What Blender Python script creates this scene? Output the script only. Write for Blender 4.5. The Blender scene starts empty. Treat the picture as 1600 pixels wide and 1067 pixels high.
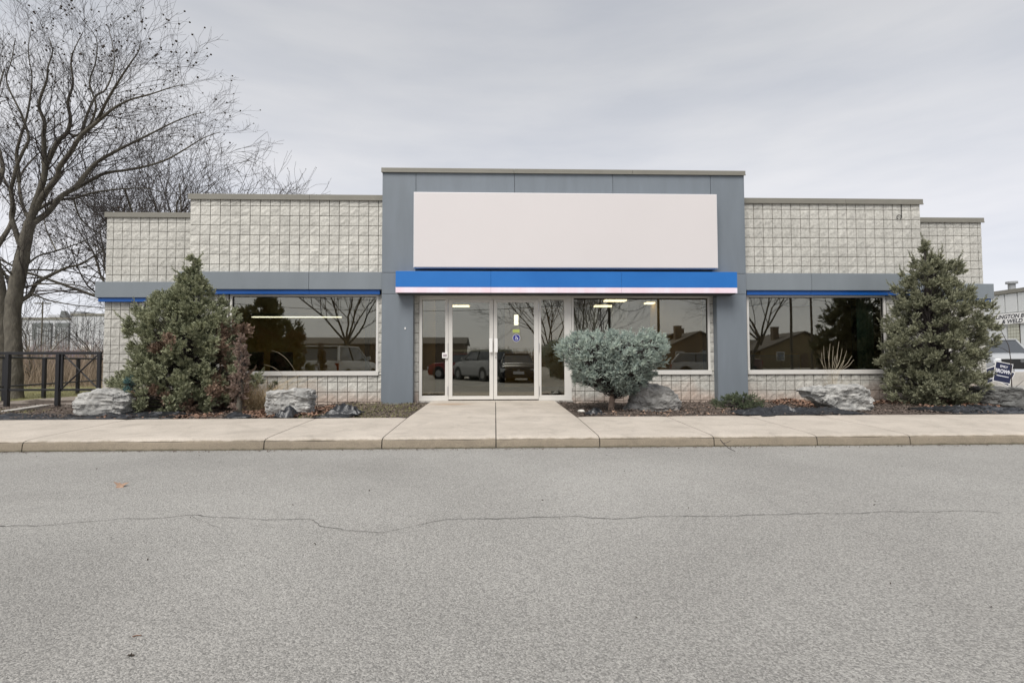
import bpy, bmesh, math, random
import numpy as np
from mathutils import Matrix, Vector
from mathutils import noise as mnoise
random.seed(7)
RS = np.random.RandomState(11)
SC = bpy.context.scene
COL = SC.collection
R = math.radians

# ------------------------------------------------------------------ camera, sky, sun, exposure
FPX, YAW, PITCH, ROLL = 820.0, 0.03208, 0.03934, -0.00249
CAM = Vector((6.1955, -10.784, 0.798))
cd = bpy.data.cameras.new('camera'); cam = bpy.data.objects.new('camera', cd); COL.objects.link(cam)
cd.sensor_width = 36; cd.lens = 36 * FPX / 1600; cd.clip_end = 2000; cd.clip_start = .05
cam.matrix_world = Matrix.Translation(CAM) @ Matrix.Rotation(-YAW, 4, 'Z') @ Matrix.Rotation(R(90) + PITCH, 4, 'X') @ Matrix.Rotation(ROLL, 4, 'Z')
SC.camera = cam
CR = cam.matrix_world.to_3x3()

SUN_EL, SUN_AZ = R(54), R(203)      # azimuth clockwise from +Y: behind the camera, a little to its left
wd = bpy.data.worlds.new('World'); SC.world = wd; wd.use_nodes = True
nt = wd.node_tree; nt.nodes.clear()
def WN(t, **k):
    n = nt.nodes.new(t)
    for a, b in k.items(): setattr(n, a, b)
    return n
wo = WN('ShaderNodeOutputWorld'); bg = WN('ShaderNodeBackground')
sky = WN('ShaderNodeTexSky', sky_type='NISHITA'); sky.sun_disc = False
sky.sun_elevation = SUN_EL; sky.sun_rotation = SUN_AZ
tc = WN('ShaderNodeTexCoord'); sp = WN('ShaderNodeSeparateXYZ')
nt.links.new(tc.outputs['Generated'], sp.inputs[0])
rmp = WN('ShaderNodeValToRGB')       # overcast deck: pale at the horizon, greyer above
e = rmp.color_ramp.elements
e[0].position = 0; e[0].color = (.88, .88, .92, 1)
e[1].position = 1; e[1].color = (.53, .54, .575, 1)
for p, c in ((.10, (.90, .90, .94)), (.2, (.87, .865, .895)), (.33, (.79, .79, .81)), (.5, (.62, .63, .655)), (.62, (.55, .56, .59))):
    q = e.new(p); q.color = (*c, 1)
nt.links.new(sp.outputs['Z'], rmp.inputs[0])
mp = WN('ShaderNodeMapping'); mp.inputs['Scale'].default_value = (1.1, 1.1, 5.5)
nt.links.new(tc.outputs['Generated'], mp.inputs[0])
n1 = WN('ShaderNodeTexNoise'); n1.inputs['Scale'].default_value = 2.3; n1.inputs['Detail'].default_value = 7; n1.inputs['Roughness'].default_value = .52
nt.links.new(mp.outputs[0], n1.inputs['Vector'])
r2 = WN('ShaderNodeValToRGB'); r2.color_ramp.elements[0].position = .32; r2.color_ramp.elements[0].color = (.87, .885, .915, 1)
r2.color_ramp.elements[1].position = .66; r2.color_ramp.elements[1].color = (1.05, 1.04, 1.03, 1)
nt.links.new(n1.outputs['Fac'], r2.inputs[0])
mu = WN('ShaderNodeMix', data_type='RGBA', blend_type='MULTIPLY'); mu.inputs['Factor'].default_value = 1
nt.links.new(rmp.outputs[0], mu.inputs['A']); nt.links.new(r2.outputs[0], mu.inputs['B'])
sc10 = WN('ShaderNodeMix', data_type='RGBA', blend_type='MULTIPLY'); sc10.inputs['Factor'].default_value = 1
sc10.inputs['B'].default_value = (4.1, 4.1, 4.1, 1); nt.links.new(mu.outputs['Result'], sc10.inputs['A'])
mx = WN('ShaderNodeMix', data_type='RGBA'); mx.inputs['Factor'].default_value = .95
nt.links.new(sky.outputs[0], mx.inputs['A']); nt.links.new(sc10.outputs['Result'], mx.inputs['B'])
nt.links.new(mx.outputs['Result'], bg.inputs[0]); bg.inputs['Strength'].default_value = .10
nt.links.new(bg.outputs[0], wo.inputs[0])

sd = bpy.data.lights.new('sun', 'SUN'); sd.energy = 1.5; sd.angle = R(34); sd.color = (1, .965, .915)
so = bpy.data.objects.new('sun', sd); COL.objects.link(so)
sdir = Vector((math.sin(SUN_AZ) * math.cos(SUN_EL), math.cos(SUN_AZ) * math.cos(SUN_EL), math.sin(SUN_EL)))
so.rotation_euler = (-sdir).to_track_quat('-Z', 'Y').to_euler(); so.location = (0, -30, 30)
SC.view_settings.view_transform = 'Standard'; SC.view_settings.look = 'None'
SC.view_settings.exposure = 1.28; SC.view_settings.gamma = 1; SC.view_settings.use_curve_mapping = False

# ------------------------------------------------------------------ helpers
def ray(px, py):
    v = CR @ Vector(((px - 800) / FPX, -(py - 533.5) / FPX, -1)); return v
def at(px, py, Y=0.0):
    v = ray(px, py); return CAM + v * ((Y - CAM.y) / v.y)
def on(px, py, z=0.0):
    v = ray(px, py); return CAM + v * ((z - CAM.z) / v.z)
def X(px, Y=0.0, py=545): return at(px, py, Y).x
def Zz(px, py, Y=0.0): return at(px, py, Y).z

def props(o, label=None, cat=None, group=None, kind=None):
    if label: o['label'] = label
    if cat: o['category'] = cat
    if group: o['group'] = group
    if kind: o['kind'] = kind
    return o
def empty(name, loc=(0, 0, 0), rz=0.0, label=None, cat=None, group=None, kind=None):
    o = bpy.data.objects.new(name, None); COL.objects.link(o); o.location = loc; o.rotation_euler = (0, 0, rz)
    o.empty_display_size = .1
    return props(o, label, cat, group, kind)
def link(name, me, mat=None, parent=None, **k):
    o = bpy.data.objects.new(name, me); COL.objects.link(o)
    if mat and not me.materials: me.materials.append(mat)
    if parent: o.parent = parent
    return props(o, **k)
def np_mesh(name, V, F, smooth=False):
    V = np.asarray(V, np.float32).reshape(-1, 3); F = np.asarray(F, np.int32); k = F.shape[1]
    me = bpy.data.meshes.new(name)
    me.vertices.add(len(V)); me.vertices.foreach_set('co', V.ravel())
    me.loops.add(F.size); me.loops.foreach_set('vertex_index', F.ravel())
    me.polygons.add(len(F)); me.polygons.foreach_set('loop_start', np.arange(0, F.size, k, dtype=np.int32))
    try: me.polygons.foreach_set('loop_total', np.full(len(F), k, np.int32))
    except Exception: pass
    me.polygons.foreach_set('use_smooth', np.full(len(F), bool(smooth)))
    me.update(calc_edges=True); me.validate(); return me

class MB:
    """collects boxes and polygons into one mesh"""
    def __init__(s): s.bm = bmesh.new()
    def box(s, x0, x1, y0, y1, z0, z1, bev=0.0, M=None):
        t = bmesh.new()
        bmesh.ops.create_cube(t, size=1)
        for v in t.verts: v.co = Vector(((x0 + x1) / 2 + v.co.x * (x1 - x0), (y0 + y1) / 2 + v.co.y * (y1 - y0), (z0 + z1) / 2 + v.co.z * (z1 - z0)))
        if bev: bmesh.ops.bevel(t, geom=t.edges[:], offset=bev, segments=2, affect='EDGES', profile=.6)
        s._merge(t, M); return s
    def _merge(s, t, M=None):
        if M is not None: bmesh.ops.transform(t, matrix=M, verts=t.verts)
        me = bpy.data.meshes.new('t'); t.to_mesh(me); t.free(); s.bm.from_mesh(me); bpy.data.meshes.remove(me)
    def cyl(s, p, q, r, n=16, r2=None):
        p = Vector(p); q = Vector(q); t = bmesh.new()
        bmesh.ops.create_cone(t, cap_ends=True, segments=n, radius1=r, radius2=r if r2 is None else r2, depth=(q - p).length)
        s._merge(t, Matrix.Translation((p + q) / 2) @ (q - p).to_track_quat('Z', 'Y').to_matrix().to_4x4()); return s
    def poly(s, pts):
        s.bm.faces.new([s.bm.verts.new(p) for p in pts]); return s
    def prism(s, pts2, y0, y1, axis='y'):
        """extrude a 2D outline (a,b) between y0 and y1"""
        f = (lambda a, b, c: (a, c, b)) if axis == 'y' else ((lambda a, b, c: (c, a, b)) if axis == 'x' else (lambda a, b, c: (a, b, c)))
        A = [s.bm.verts.new(f(a, b, y0)) for a, b in pts2]; B = [s.bm.verts.new(f(a, b, y1)) for a, b in pts2]
        n = len(A)
        s.bm.faces.new(A); s.bm.faces.new(B[::-1])
        for i in range(n): s.bm.faces.new((A[i], B[i], B[(i + 1) % n], A[(i + 1) % n]))
        return s
    def mesh(s, name, smooth=None):
        bmesh.ops.recalc_face_normals(s.bm, faces=s.bm.faces)
        me = bpy.data.meshes.new(name); s.bm.to_mesh(me); s.bm.free()
        if smooth:
            for p in me.polygons: p.use_smooth = True
            me.set_sharp_from_angle(angle=R(smooth))
        return me
    def build(s, name, mat, parent=None, smooth=None, **k): return link(name, s.mesh(name, smooth), mat, parent, **k)

def copy_tree(o, parent=None):
    c = o.copy(); COL.objects.link(c)
    if parent: c.parent = parent
    for ch in list(o.children): copy_tree(ch, c)
    return c

# ------------------------------------------------------------------ materials
def mat(name, col, rough=.7, metal=0.0, var=0.0, vscale=8.0, bump=0.0, bscale=60.0, rnd=0.0, spec=.5, col2=None, emit=None, estr=0, detail=5, coord='Object', stretch=None, bdist=.01):
    m = bpy.data.materials.new(name); m.use_nodes = True; t = m.node_tree; b = t.nodes['Principled BSDF']
    L = t.links.new
    b.inputs['Roughness'].default_value = rough; b.inputs['Metallic'].default_value = metal
    b.inputs['Specular IOR Level'].default_value = spec
    tcn = t.nodes.new('ShaderNodeTexCoord'); src = tcn.outputs[coord]
    if stretch:
        mpn = t.nodes.new('ShaderNodeMapping'); mpn.inputs['Scale'].default_value = stretch; L(src, mpn.inputs[0]); src = mpn.outputs[0]
    base = None
    if var or col2:
        n = t.nodes.new('ShaderNodeTexNoise'); n.inputs['Scale'].default_value = vscale; n.inputs['Detail'].default_value = detail; n.inputs['Roughness'].default_value = .6
        L(src, n.inputs['Vector'])
        rp = t.nodes.new('ShaderNodeValToRGB'); rp.color_ramp.elements[0].position = .3; rp.color_ramp.elements[1].position = .7
        c2 = col2 or tuple(min(1, c * (1 + var)) for c in col); c1 = col if col2 else tuple(c * (1 - var) for c in col)
        rp.color_ramp.elements[0].color = (*c1, 1); rp.color_ramp.elements[1].color = (*c2, 1)
        L(n.outputs['Fac'], rp.inputs[0]); base = rp.outputs[0]
    if rnd:
        oi = t.nodes.new('ShaderNodeObjectInfo'); mr = t.nodes.new('ShaderNodeMapRange')
        mr.inputs['To Min'].default_value = 1 - rnd; mr.inputs['To Max'].default_value = 1 + rnd; L(oi.outputs['Random'], mr.inputs[0])
        hs = t.nodes.new('ShaderNodeHueSaturation'); L(mr.outputs[0], hs.inputs['Value'])
        if base: L(base, hs.inputs['Color'])
        else: hs.inputs['Color'].default_value = (*col, 1)
        base = hs.outputs[0]
    if base: L(base, b.inputs['Base Color'])
    else: b.inputs['Base Color'].default_value = (*col, 1)
    if bump:
        n = t.nodes.new('ShaderNodeTexNoise'); n.inputs['Scale'].default_value = bscale; n.inputs['Detail'].default_value = 4; L(src, n.inputs['Vector'])
        bp = t.nodes.new('ShaderNodeBump'); bp.inputs['Strength'].default_value = bump; bp.inputs['Distance'].default_value = bdist
        L(n.outputs['Fac'], bp.inputs['Height']); L(bp.outputs[0], b.inputs['Normal'])
    if emit:
        b.inputs['Emission Color'].default_value = (*emit, 1); b.inputs['Emission Strength'].default_value = estr
    return m

M = {}
M['panel'] = mat('grey_panel', (.165, .19, .215), .5, var=.07, vscale=1.5, stretch=(3, 3, .5), bump=.05, bscale=2, bdist=.02)
M['panel_dark'] = mat('dark_grey_metal', (.05, .055, .06), .7)  # plain dark metal of the tower core, awning soffit and sign mount
M['band'] = mat('grey_band_metal', (.195, .22, .24), .45, var=.06, vscale=1.2, stretch=(2, 2, .4), bump=.04, bscale=1.5, bdist=.02)
M['blue'] = mat('blue_metal', (.004, .085, .34), .35, var=.05, vscale=2)
M['awning_blue'] = mat('blue_vinyl', (.008, .13, .44), .42, col2=(.014, .16, .50), vscale=.7)
M['pinkwhite'] = mat('faded_red_stripe', (.86, .62, .68), .5, col2=(.84, .80, .90), vscale=1.6, stretch=(1.5, 1, .2))
M['sign'] = mat('blank_sign_acrylic', (.66, .625, .62), .35, var=.012, vscale=.6)
M['signedge'] = mat('sign_edge', (.68, .68, .70), .4)
M['cap'] = mat('taupe_flashing', (.20, .19, .16), .5, var=.07, vscale=3)
M['frame'] = mat('pale_aluminium', (.66, .64, .60), .38, var=.04, vscale=3)
M['alu'] = mat('brushed_aluminium', (.5, .5, .5), .3, metal=.6)
M['mortar'] = mat('mortar', (.10, .082, .062), .95, var=.15, vscale=20, bump=.3, bscale=200)
M['dark'] = mat('dark_void', (.02, .02, .02), .8)
M['black_metal'] = mat('black_painted_steel', (.012, .012, .014), .4, bump=.08, bscale=120)
M['ochre'] = mat('ochre_wall', (.55, .37, .10), .9, var=.1, vscale=1)
M['int_grey'] = mat('interior_grey_blue', (.22, .25, .32), .9)
M['ceiling'] = mat('ceiling_tile', (.45, .43, .38), .9)
M['carpet'] = mat('brown_floor', (.12, .085, .05), .8, var=.2, vscale=5)
M['curtain'] = mat('teal_curtain', (.20, .33, .32), .9, var=.2, vscale=3, stretch=(8, 8, .3))
M['lamp'] = mat('lit_lamp', (1, 1, 1), .5, emit=(1, .86, .62), estr=1.8)
M['stripglow'] = mat('lit_strip', (1, 1, 1), .5, emit=(1, .95, .85), estr=1.4)
M['black'] = mat('black_plastic', (.012, .012, .012), .5)
M['maroon'] = mat('maroon_fabric', (.10, .012, .01), .8)
M['white'] = mat('white_paint', (.78, .77, .75), .5)
M['bark'] = mat('grey_brown_bark', (.06, .053, .042), .9, col2=(.155, .14, .11), vscale=7, stretch=(1, 1, .5), bump=.7, bscale=22, bdist=.03)
M['twig'] = mat('dark_twig', (.055, .045, .042), .85, var=.2, vscale=3)
M['seed'] = mat('seed_ball', (.04, .028, .018), .9)
M['juniper'] = mat('juniper_green', (.10, .12, .065), .75, col2=(.50, .51, .33), vscale=11, detail=7)
M['juniper2'] = mat('olive_conifer_green', (.09, .10, .06), .75, col2=(.42, .42, .28), vscale=10, detail=7)
M['deadfol'] = mat('rust_brown_foliage', (.15, .095, .065), .85, col2=(.42, .30, .22), vscale=12, detail=6)
M['bluespruce'] = mat('blue_spruce', (.19, .26, .245), .6, col2=(.70, .77, .67), vscale=13, detail=6)
M['teal'] = mat('teal_spruce', (.04, .10, .10), .7, col2=(.16, .28, .27), vscale=14)
M['ground_fol'] = mat('groundcover_green', (.05, .07, .04), .8, col2=(.17, .20, .11), vscale=12)
M['straw'] = mat('dry_straw', (.26, .18, .09), .9, col2=(.52, .42, .27), vscale=15)
M['plume'] = mat('pale_plume', (.44, .38, .28), .9, var=.1, vscale=20)
M['reed'] = mat('brown_reed', (.15, .11, .08), .95, col2=(.44, .35, .26), vscale=2.5, detail=6)
M['leaf'] = mat('dry_leaf', (.10, .055, .035), .8, col2=(.32, .19, .13), vscale=9, detail=3)
M['leafpale'] = mat('tan_leaf', (.32, .21, .145), .7, var=.2, vscale=20)
M['chip'] = mat('mulch_chip', (.045, .035, .03), .9, col2=(.22, .17, .14), vscale=25, detail=3)
M['tarp'] = mat('black_landscape_fabric', (.006, .0065, .008), .38, col2=(.022, .024, .028), vscale=9, bump=.5, bscale=40, bdist=.01, spec=.6)
M['stone_white'] = mat('white_stone', (.6, .58, .53), .8, var=.1, vscale=10)
M['bark_pale'] = mat('pale_bark', (.30, .22, .17), .85, var=.25, vscale=14, bump=.4, bscale=50)

def rock_mat(name, lo, hi, crack=.35):
    m = mat(name, lo, .9, col2=hi, vscale=5.5, detail=12)
    t = m.node_tree; L = t.links.new; b = t.nodes['Principled BSDF']
    tcn = t.nodes.new('ShaderNodeTexCoord'); mpn = t.nodes.new('ShaderNodeMapping'); mpn.inputs['Scale'].default_value = (1, 1, 2.6); mpn.inputs['Rotation'].default_value = (0, .35, 0)
    L(tcn.outputs['Object'], mpn.inputs[0])
    n = t.nodes.new('ShaderNodeTexNoise'); n.inputs['Scale'].default_value = 7; n.inputs['Detail'].default_value = 14; n.inputs['Roughness'].default_value = .68
    L(mpn.outputs[0], n.inputs['Vector'])
    bp = t.nodes.new('ShaderNodeBump'); bp.inputs['Strength'].default_value = .85; bp.inputs['Distance'].default_value = .05
    L(n.outputs['Fac'], bp.inputs['Height']); L(bp.outputs[0], b.inputs['Normal'])
    return m
M['rock'] = rock_mat('grey_rock', (.17, .17, .165), (.56, .55, .52))
M['rock_dark'] = rock_mat('dark_rock', (.05, .05, .048), (.20, .20, .19))
M['rock_mid'] = rock_mat('mid_rock', (.10, .098, .092), (.42, .41, .39))

def block_mat():
    m = mat('split_face_block', (.45, .437, .395), .95, col2=(.69, .675, .62), vscale=24, rnd=.085, detail=8)
    t = m.node_tree; L = t.links.new; b = t.nodes['Principled BSDF']
    g = t.nodes.new('ShaderNodeNewGeometry')
    # rough broken face and dark pits
    n = t.nodes.new('ShaderNodeTexNoise'); n.inputs['Scale'].default_value = 38; n.inputs['Detail'].default_value = 8; n.inputs['Roughness'].default_value = .7
    L(g.outputs['Position'], n.inputs['Vector'])
    bp = t.nodes.new('ShaderNodeBump'); bp.inputs['Strength'].default_value = 1.0; bp.inputs['Distance'].default_value = .014
    L(n.outputs['Fac'], bp.inputs['Height']); L(bp.outputs[0], b.inputs['Normal'])
    # rust-coloured splash stain along the ground, ragged
    sx = t.nodes.new('ShaderNodeSeparateXYZ'); L(g.outputs['Position'], sx.inputs[0])
    n2 = t.nodes.new('ShaderNodeTexNoise'); n2.inputs['Scale'].default_value = 1.3; n2.inputs['Detail'].default_value = 6; L(g.outputs['Position'], n2.inputs['Vector'])
    ad = t.nodes.new('ShaderNodeMath'); ad.operation = 'MULTIPLY_ADD'; ad.inputs[1].default_value = -.9; L(n2.outputs['Fac'], ad.inputs[0]); L(sx.outputs['Z'], ad.inputs[2])
    mr = t.nodes.new('ShaderNodeMapRange'); mr.inputs['From Min'].default_value = -.42; mr.inputs['From Max'].default_value = -.12; mr.inputs['To Min'].default_value = .45; mr.inputs['To Max'].default_value = 0; L(ad.outputs[0], mr.inputs[0])
    mxn = t.nodes.new('ShaderNodeMix'); mxn.data_type = 'RGBA'; mxn.inputs['B'].default_value = (.42, .25, .17, 1)
    L(mr.outputs[0], mxn.inputs['Factor'])
    cur = b.inputs['Base Color'].links[0].from_socket
    # pits
    vo = t.nodes.new('ShaderNodeTexVoronoi'); vo.inputs['Scale'].default_value = 9; vo.inputs['Randomness'].default_value = 1; L(g.outputs['Position'], vo.inputs['Vector'])
    pr = t.nodes.new('ShaderNodeMapRange'); pr.inputs['From Min'].default_value = .03; pr.inputs['From Max'].default_value = .09; pr.inputs['To Min'].default_value = .45; pr.inputs['To Max'].default_value = 1; L(vo.outputs['Distance'], pr.inputs[0])
    # long, soft weathering patches
    n3 = t.nodes.new('ShaderNodeTexNoise'); n3.inputs['Scale'].default_value = .9; n3.inputs['Detail'].default_value = 5; L(g.outputs['Position'], n3.inputs['Vector'])
    wr = t.nodes.new('ShaderNodeMapRange'); wr.inputs['From Min'].default_value = .35; wr.inputs['From Max'].default_value = .65; wr.inputs['To Min'].default_value = .90; wr.inputs['To Max'].default_value = 1.05; L(n3.outputs['Fac'], wr.inputs[0])
    mps = t.nodes.new('ShaderNodeMapping'); mps.inputs['Scale'].default_value = (5, 5, .45); L(g.outputs['Position'], mps.inputs[0])
    ns_ = t.nodes.new('ShaderNodeTexNoise'); ns_.inputs['Scale'].default_value = 1.6; ns_.inputs['Detail'].default_value = 6; L(mps.outputs[0], ns_.inputs['Vector'])
    sr = t.nodes.new('ShaderNodeMapRange'); sr.inputs['From Min'].default_value = .38; sr.inputs['From Max'].default_value = .6; sr.inputs['To Min'].default_value = .91; sr.inputs['To Max'].default_value = 1.03; L(ns_.outputs['Fac'], sr.inputs[0])
    m0 = t.nodes.new('ShaderNodeMath'); m0.operation = 'MULTIPLY'; L(wr.outputs[0], m0.inputs[0]); L(sr.outputs[0], m0.inputs[1])
    mm = t.nodes.new('ShaderNodeMath'); mm.operation = 'MULTIPLY'; L(pr.outputs[0], mm.inputs[0]); L(m0.outputs[0], mm.inputs[1])
    vm = t.nodes.new('ShaderNodeVectorMath'); vm.operation = 'SCALE'; L(cur, vm.inputs[0]); L(mm.outputs[0], vm.inputs['Scale'])
    L(vm.outputs[0], mxn.inputs['A']); L(mxn.outputs['Result'], b.inputs['Base Color'])
    return m
M['block'] = block_mat()

def glass_mat(name, refl, tint):
    m = bpy.data.materials.new(name); m.use_nodes = True; t = m.node_tree; t.nodes.clear(); L = t.links.new
    o = t.nodes.new('ShaderNodeOutputMaterial'); a = t.nodes.new('ShaderNodeBsdfTransparent'); a.inputs[0].default_value = (*tint, 1)
    g = t.nodes.new('ShaderNodeBsdfGlossy'); g.inputs['Roughness'].default_value = .0; g.inputs[0].default_value = (.97, .95, .88, 1)
    tcn = t.nodes.new('ShaderNodeTexCoord')
    n = t.nodes.new('ShaderNodeTexNoise'); n.inputs['Scale'].default_value = .8; n.inputs['Detail'].default_value = 1; L(tcn.outputs['Object'], n.inputs['Vector'])
    bp = t.nodes.new('ShaderNodeBump'); bp.inputs['Strength'].default_value = .03; bp.inputs['Distance'].default_value = .02; L(n.outputs['Fac'], bp.inputs['Height']); L(bp.outputs[0], g.inputs['Normal'])
    fr = t.nodes.new('ShaderNodeFresnel'); fr.inputs['IOR'].default_value = 1.45
    ma = t.nodes.new('ShaderNodeMath'); ma.operation = 'ADD'; ma.inputs[1].default_value = refl; L(fr.outputs[0], ma.inputs[0])
    x = t.nodes.new('ShaderNodeMixShader'); L(ma.outputs[0], x.inputs[0]); L(a.outputs[0], x.inputs[1]); L(g.outputs[0], x.inputs[2]); L(x.outputs[0], o.inputs[0])
    return m
M['glass'] = glass_mat('tinted_glass', .14, (.72, .72, .64))
M['carglass'] = mat('car_glass', (.14, .15, .16), .04, spec=1.0, metal=.6)

def concrete_mat(name, lo, hi, face=None):
    m = mat(name, lo, .9, col2=hi, vscale=1.4, detail=8)
    t = m.node_tree; L = t.links.new; b = t.nodes['Principled BSDF']; g = t.nodes.new('ShaderNodeNewGeometry')
    cur = b.inputs['Base Color'].links[0].from_socket
    n = t.nodes.new('ShaderNodeTexNoise'); n.inputs['Scale'].default_value = 130; n.inputs['Detail'].default_value = 3; L(g.outputs['Position'], n.inputs['Vector'])
    mr = t.nodes.new('ShaderNodeMapRange'); mr.inputs['From Min'].default_value = .3; mr.inputs['From Max'].default_value = .7; mr.inputs['To Min'].default_value = .80; mr.inputs['To Max'].default_value = 1.18; L(n.outputs['Fac'], mr.inputs[0])
    nb = t.nodes.new('ShaderNodeTexNoise'); nb.inputs['Scale'].default_value = 2.7; nb.inputs['Detail'].default_value = 10; nb.inputs['Roughness'].default_value = .65; nb.inputs['Distortion'].default_value = 1.2; L(g.outputs['Position'], nb.inputs['Vector'])
    rb = t.nodes.new('ShaderNodeMapRange'); rb.inputs['From Min'].default_value = .32; rb.inputs['From Max'].default_value = .5; rb.inputs['To Min'].default_value = .83; rb.inputs['To Max'].default_value = 1.0; L(nb.outputs['Fac'], rb.inputs[0])
    mb_ = t.nodes.new('ShaderNodeMath'); mb_.operation = 'MULTIPLY'; L(mr.outputs[0], mb_.inputs[0]); L(rb.outputs[0], mb_.inputs[1])
    vm = t.nodes.new('ShaderNodeVectorMath'); vm.operation = 'SCALE'; L(cur, vm.inputs[0]); L(mb_.outputs[0], vm.inputs['Scale'])
    out = vm.outputs[0]
    if face:   # darker brown tint on the upright kerb face, dark dirt line at the gutter
        sn = t.nodes.new('ShaderNodeSeparateXYZ'); L(g.outputs['Position'], sn.inputs[0])
        n2 = t.nodes.new('ShaderNodeTexNoise'); n2.inputs['Scale'].default_value = 9; n2.inputs['Detail'].default_value = 9; n2.inputs['Roughness'].default_value = .7; L(g.outputs['Position'], n2.inputs['Vector'])
        a1 = t.nodes.new('ShaderNodeMath'); a1.operation = 'MULTIPLY_ADD'; a1.inputs[1].default_value = .05; L(n2.outputs['Fac'], a1.inputs[0]); L(sn.outputs['Z'], a1.inputs[2])
        r1 = t.nodes.new('ShaderNodeMapRange'); r1.inputs['From Min'].default_value = -.075; r1.inputs['From Max'].default_value = -.058; r1.inputs['To Min'].default_value = 1; r1.inputs['To Max'].default_value = 0; L(a1.outputs[0], r1.inputs[0])
        mxn = t.nodes.new('ShaderNodeMix'); mxn.data_type = 'RGBA'; mxn.blend_type = 'MULTIPLY'; mxn.inputs['B'].default_value = (*face, 1); L(r1.outputs[0], mxn.inputs['Factor']); L(out, mxn.inputs['A'])
        r3 = t.nodes.new('ShaderNodeMapRange'); r3.inputs['From Min'].default_value = -.168; r3.inputs['From Max'].default_value = -.152; r3.inputs['To Min'].default_value = .8; r3.inputs['To Max'].default_value = 0; L(a1.outputs[0], r3.inputs[0])
        m2 = t.nodes.new('ShaderNodeMix'); m2.data_type = 'RGBA'; m2.inputs['B'].default_value = (.07, .065, .04, 1); L(r3.outputs[0], m2.inputs['Factor']); L(mxn.outputs['Result'], m2.inputs['A'])
        # rust stain before the doors
        vd = t.nodes.new('ShaderNodeVectorMath'); vd.operation = 'SUBTRACT'; vd.inputs[1].default_value = (5.35, -.75, 0); L(g.outputs['Position'], vd.inputs[0])
        vs = t.nodes.new('ShaderNodeVectorMath'); vs.operation = 'MULTIPLY'; vs.inputs[1].default_value = (1.6, 3.2, 0); L(vd.outputs[0], vs.inputs[0])
        vl = t.nodes.new('ShaderNodeVectorMath'); vl.operation = 'LENGTH'; L(vs.outputs[0], vl.inputs[0])
        ax = t.nodes.new('ShaderNodeMath'); ax.operation = 'MULTIPLY_ADD'; ax.inputs[1].default_value = 1.0; L(n2.outputs['Fac'], ax.inputs[0]); L(vl.outputs['Value'], ax.inputs[2])
        r4 = t.nodes.new('ShaderNodeMapRange'); r4.inputs['From Min'].default_value = .55; r4.inputs['From Max'].default_value = 1.4; r4.inputs['To Min'].default_value = .55; r4.inputs['To Max'].default_value = 0; L(ax.outputs[0], r4.inputs[0])
        m3 = t.nodes.new('ShaderNodeMix'); m3.data_type = 'RGBA'; m3.inputs['B'].default_value = (.36, .20, .09, 1); L(r4.outputs[0], m3.inputs['Factor']); L(m2.outputs['Result'], m3.inputs['A'])
        out = m3.outputs['Result']
    L(out, b.inputs['Base Color'])
    bp = t.nodes.new('ShaderNodeBump'); bp.inputs['Strength'].default_value = .4; bp.inputs['Distance'].default_value = .006; L(n.outputs['Fac'], bp.inputs['Height']); L(bp.outputs[0], b.inputs['Normal'])
    return m
M['concrete'] = concrete_mat('beige_concrete', (.41, .365, .31), (.52, .465, .40), face=(.52, .49, .43))
M['concrete_plain'] = concrete_mat('plain_concrete', (.38, .36, .33), (.5, .47, .43))
M['path'] = concrete_mat('brown_path', (.20, .165, .14), (.28, .24, .20))

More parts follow.
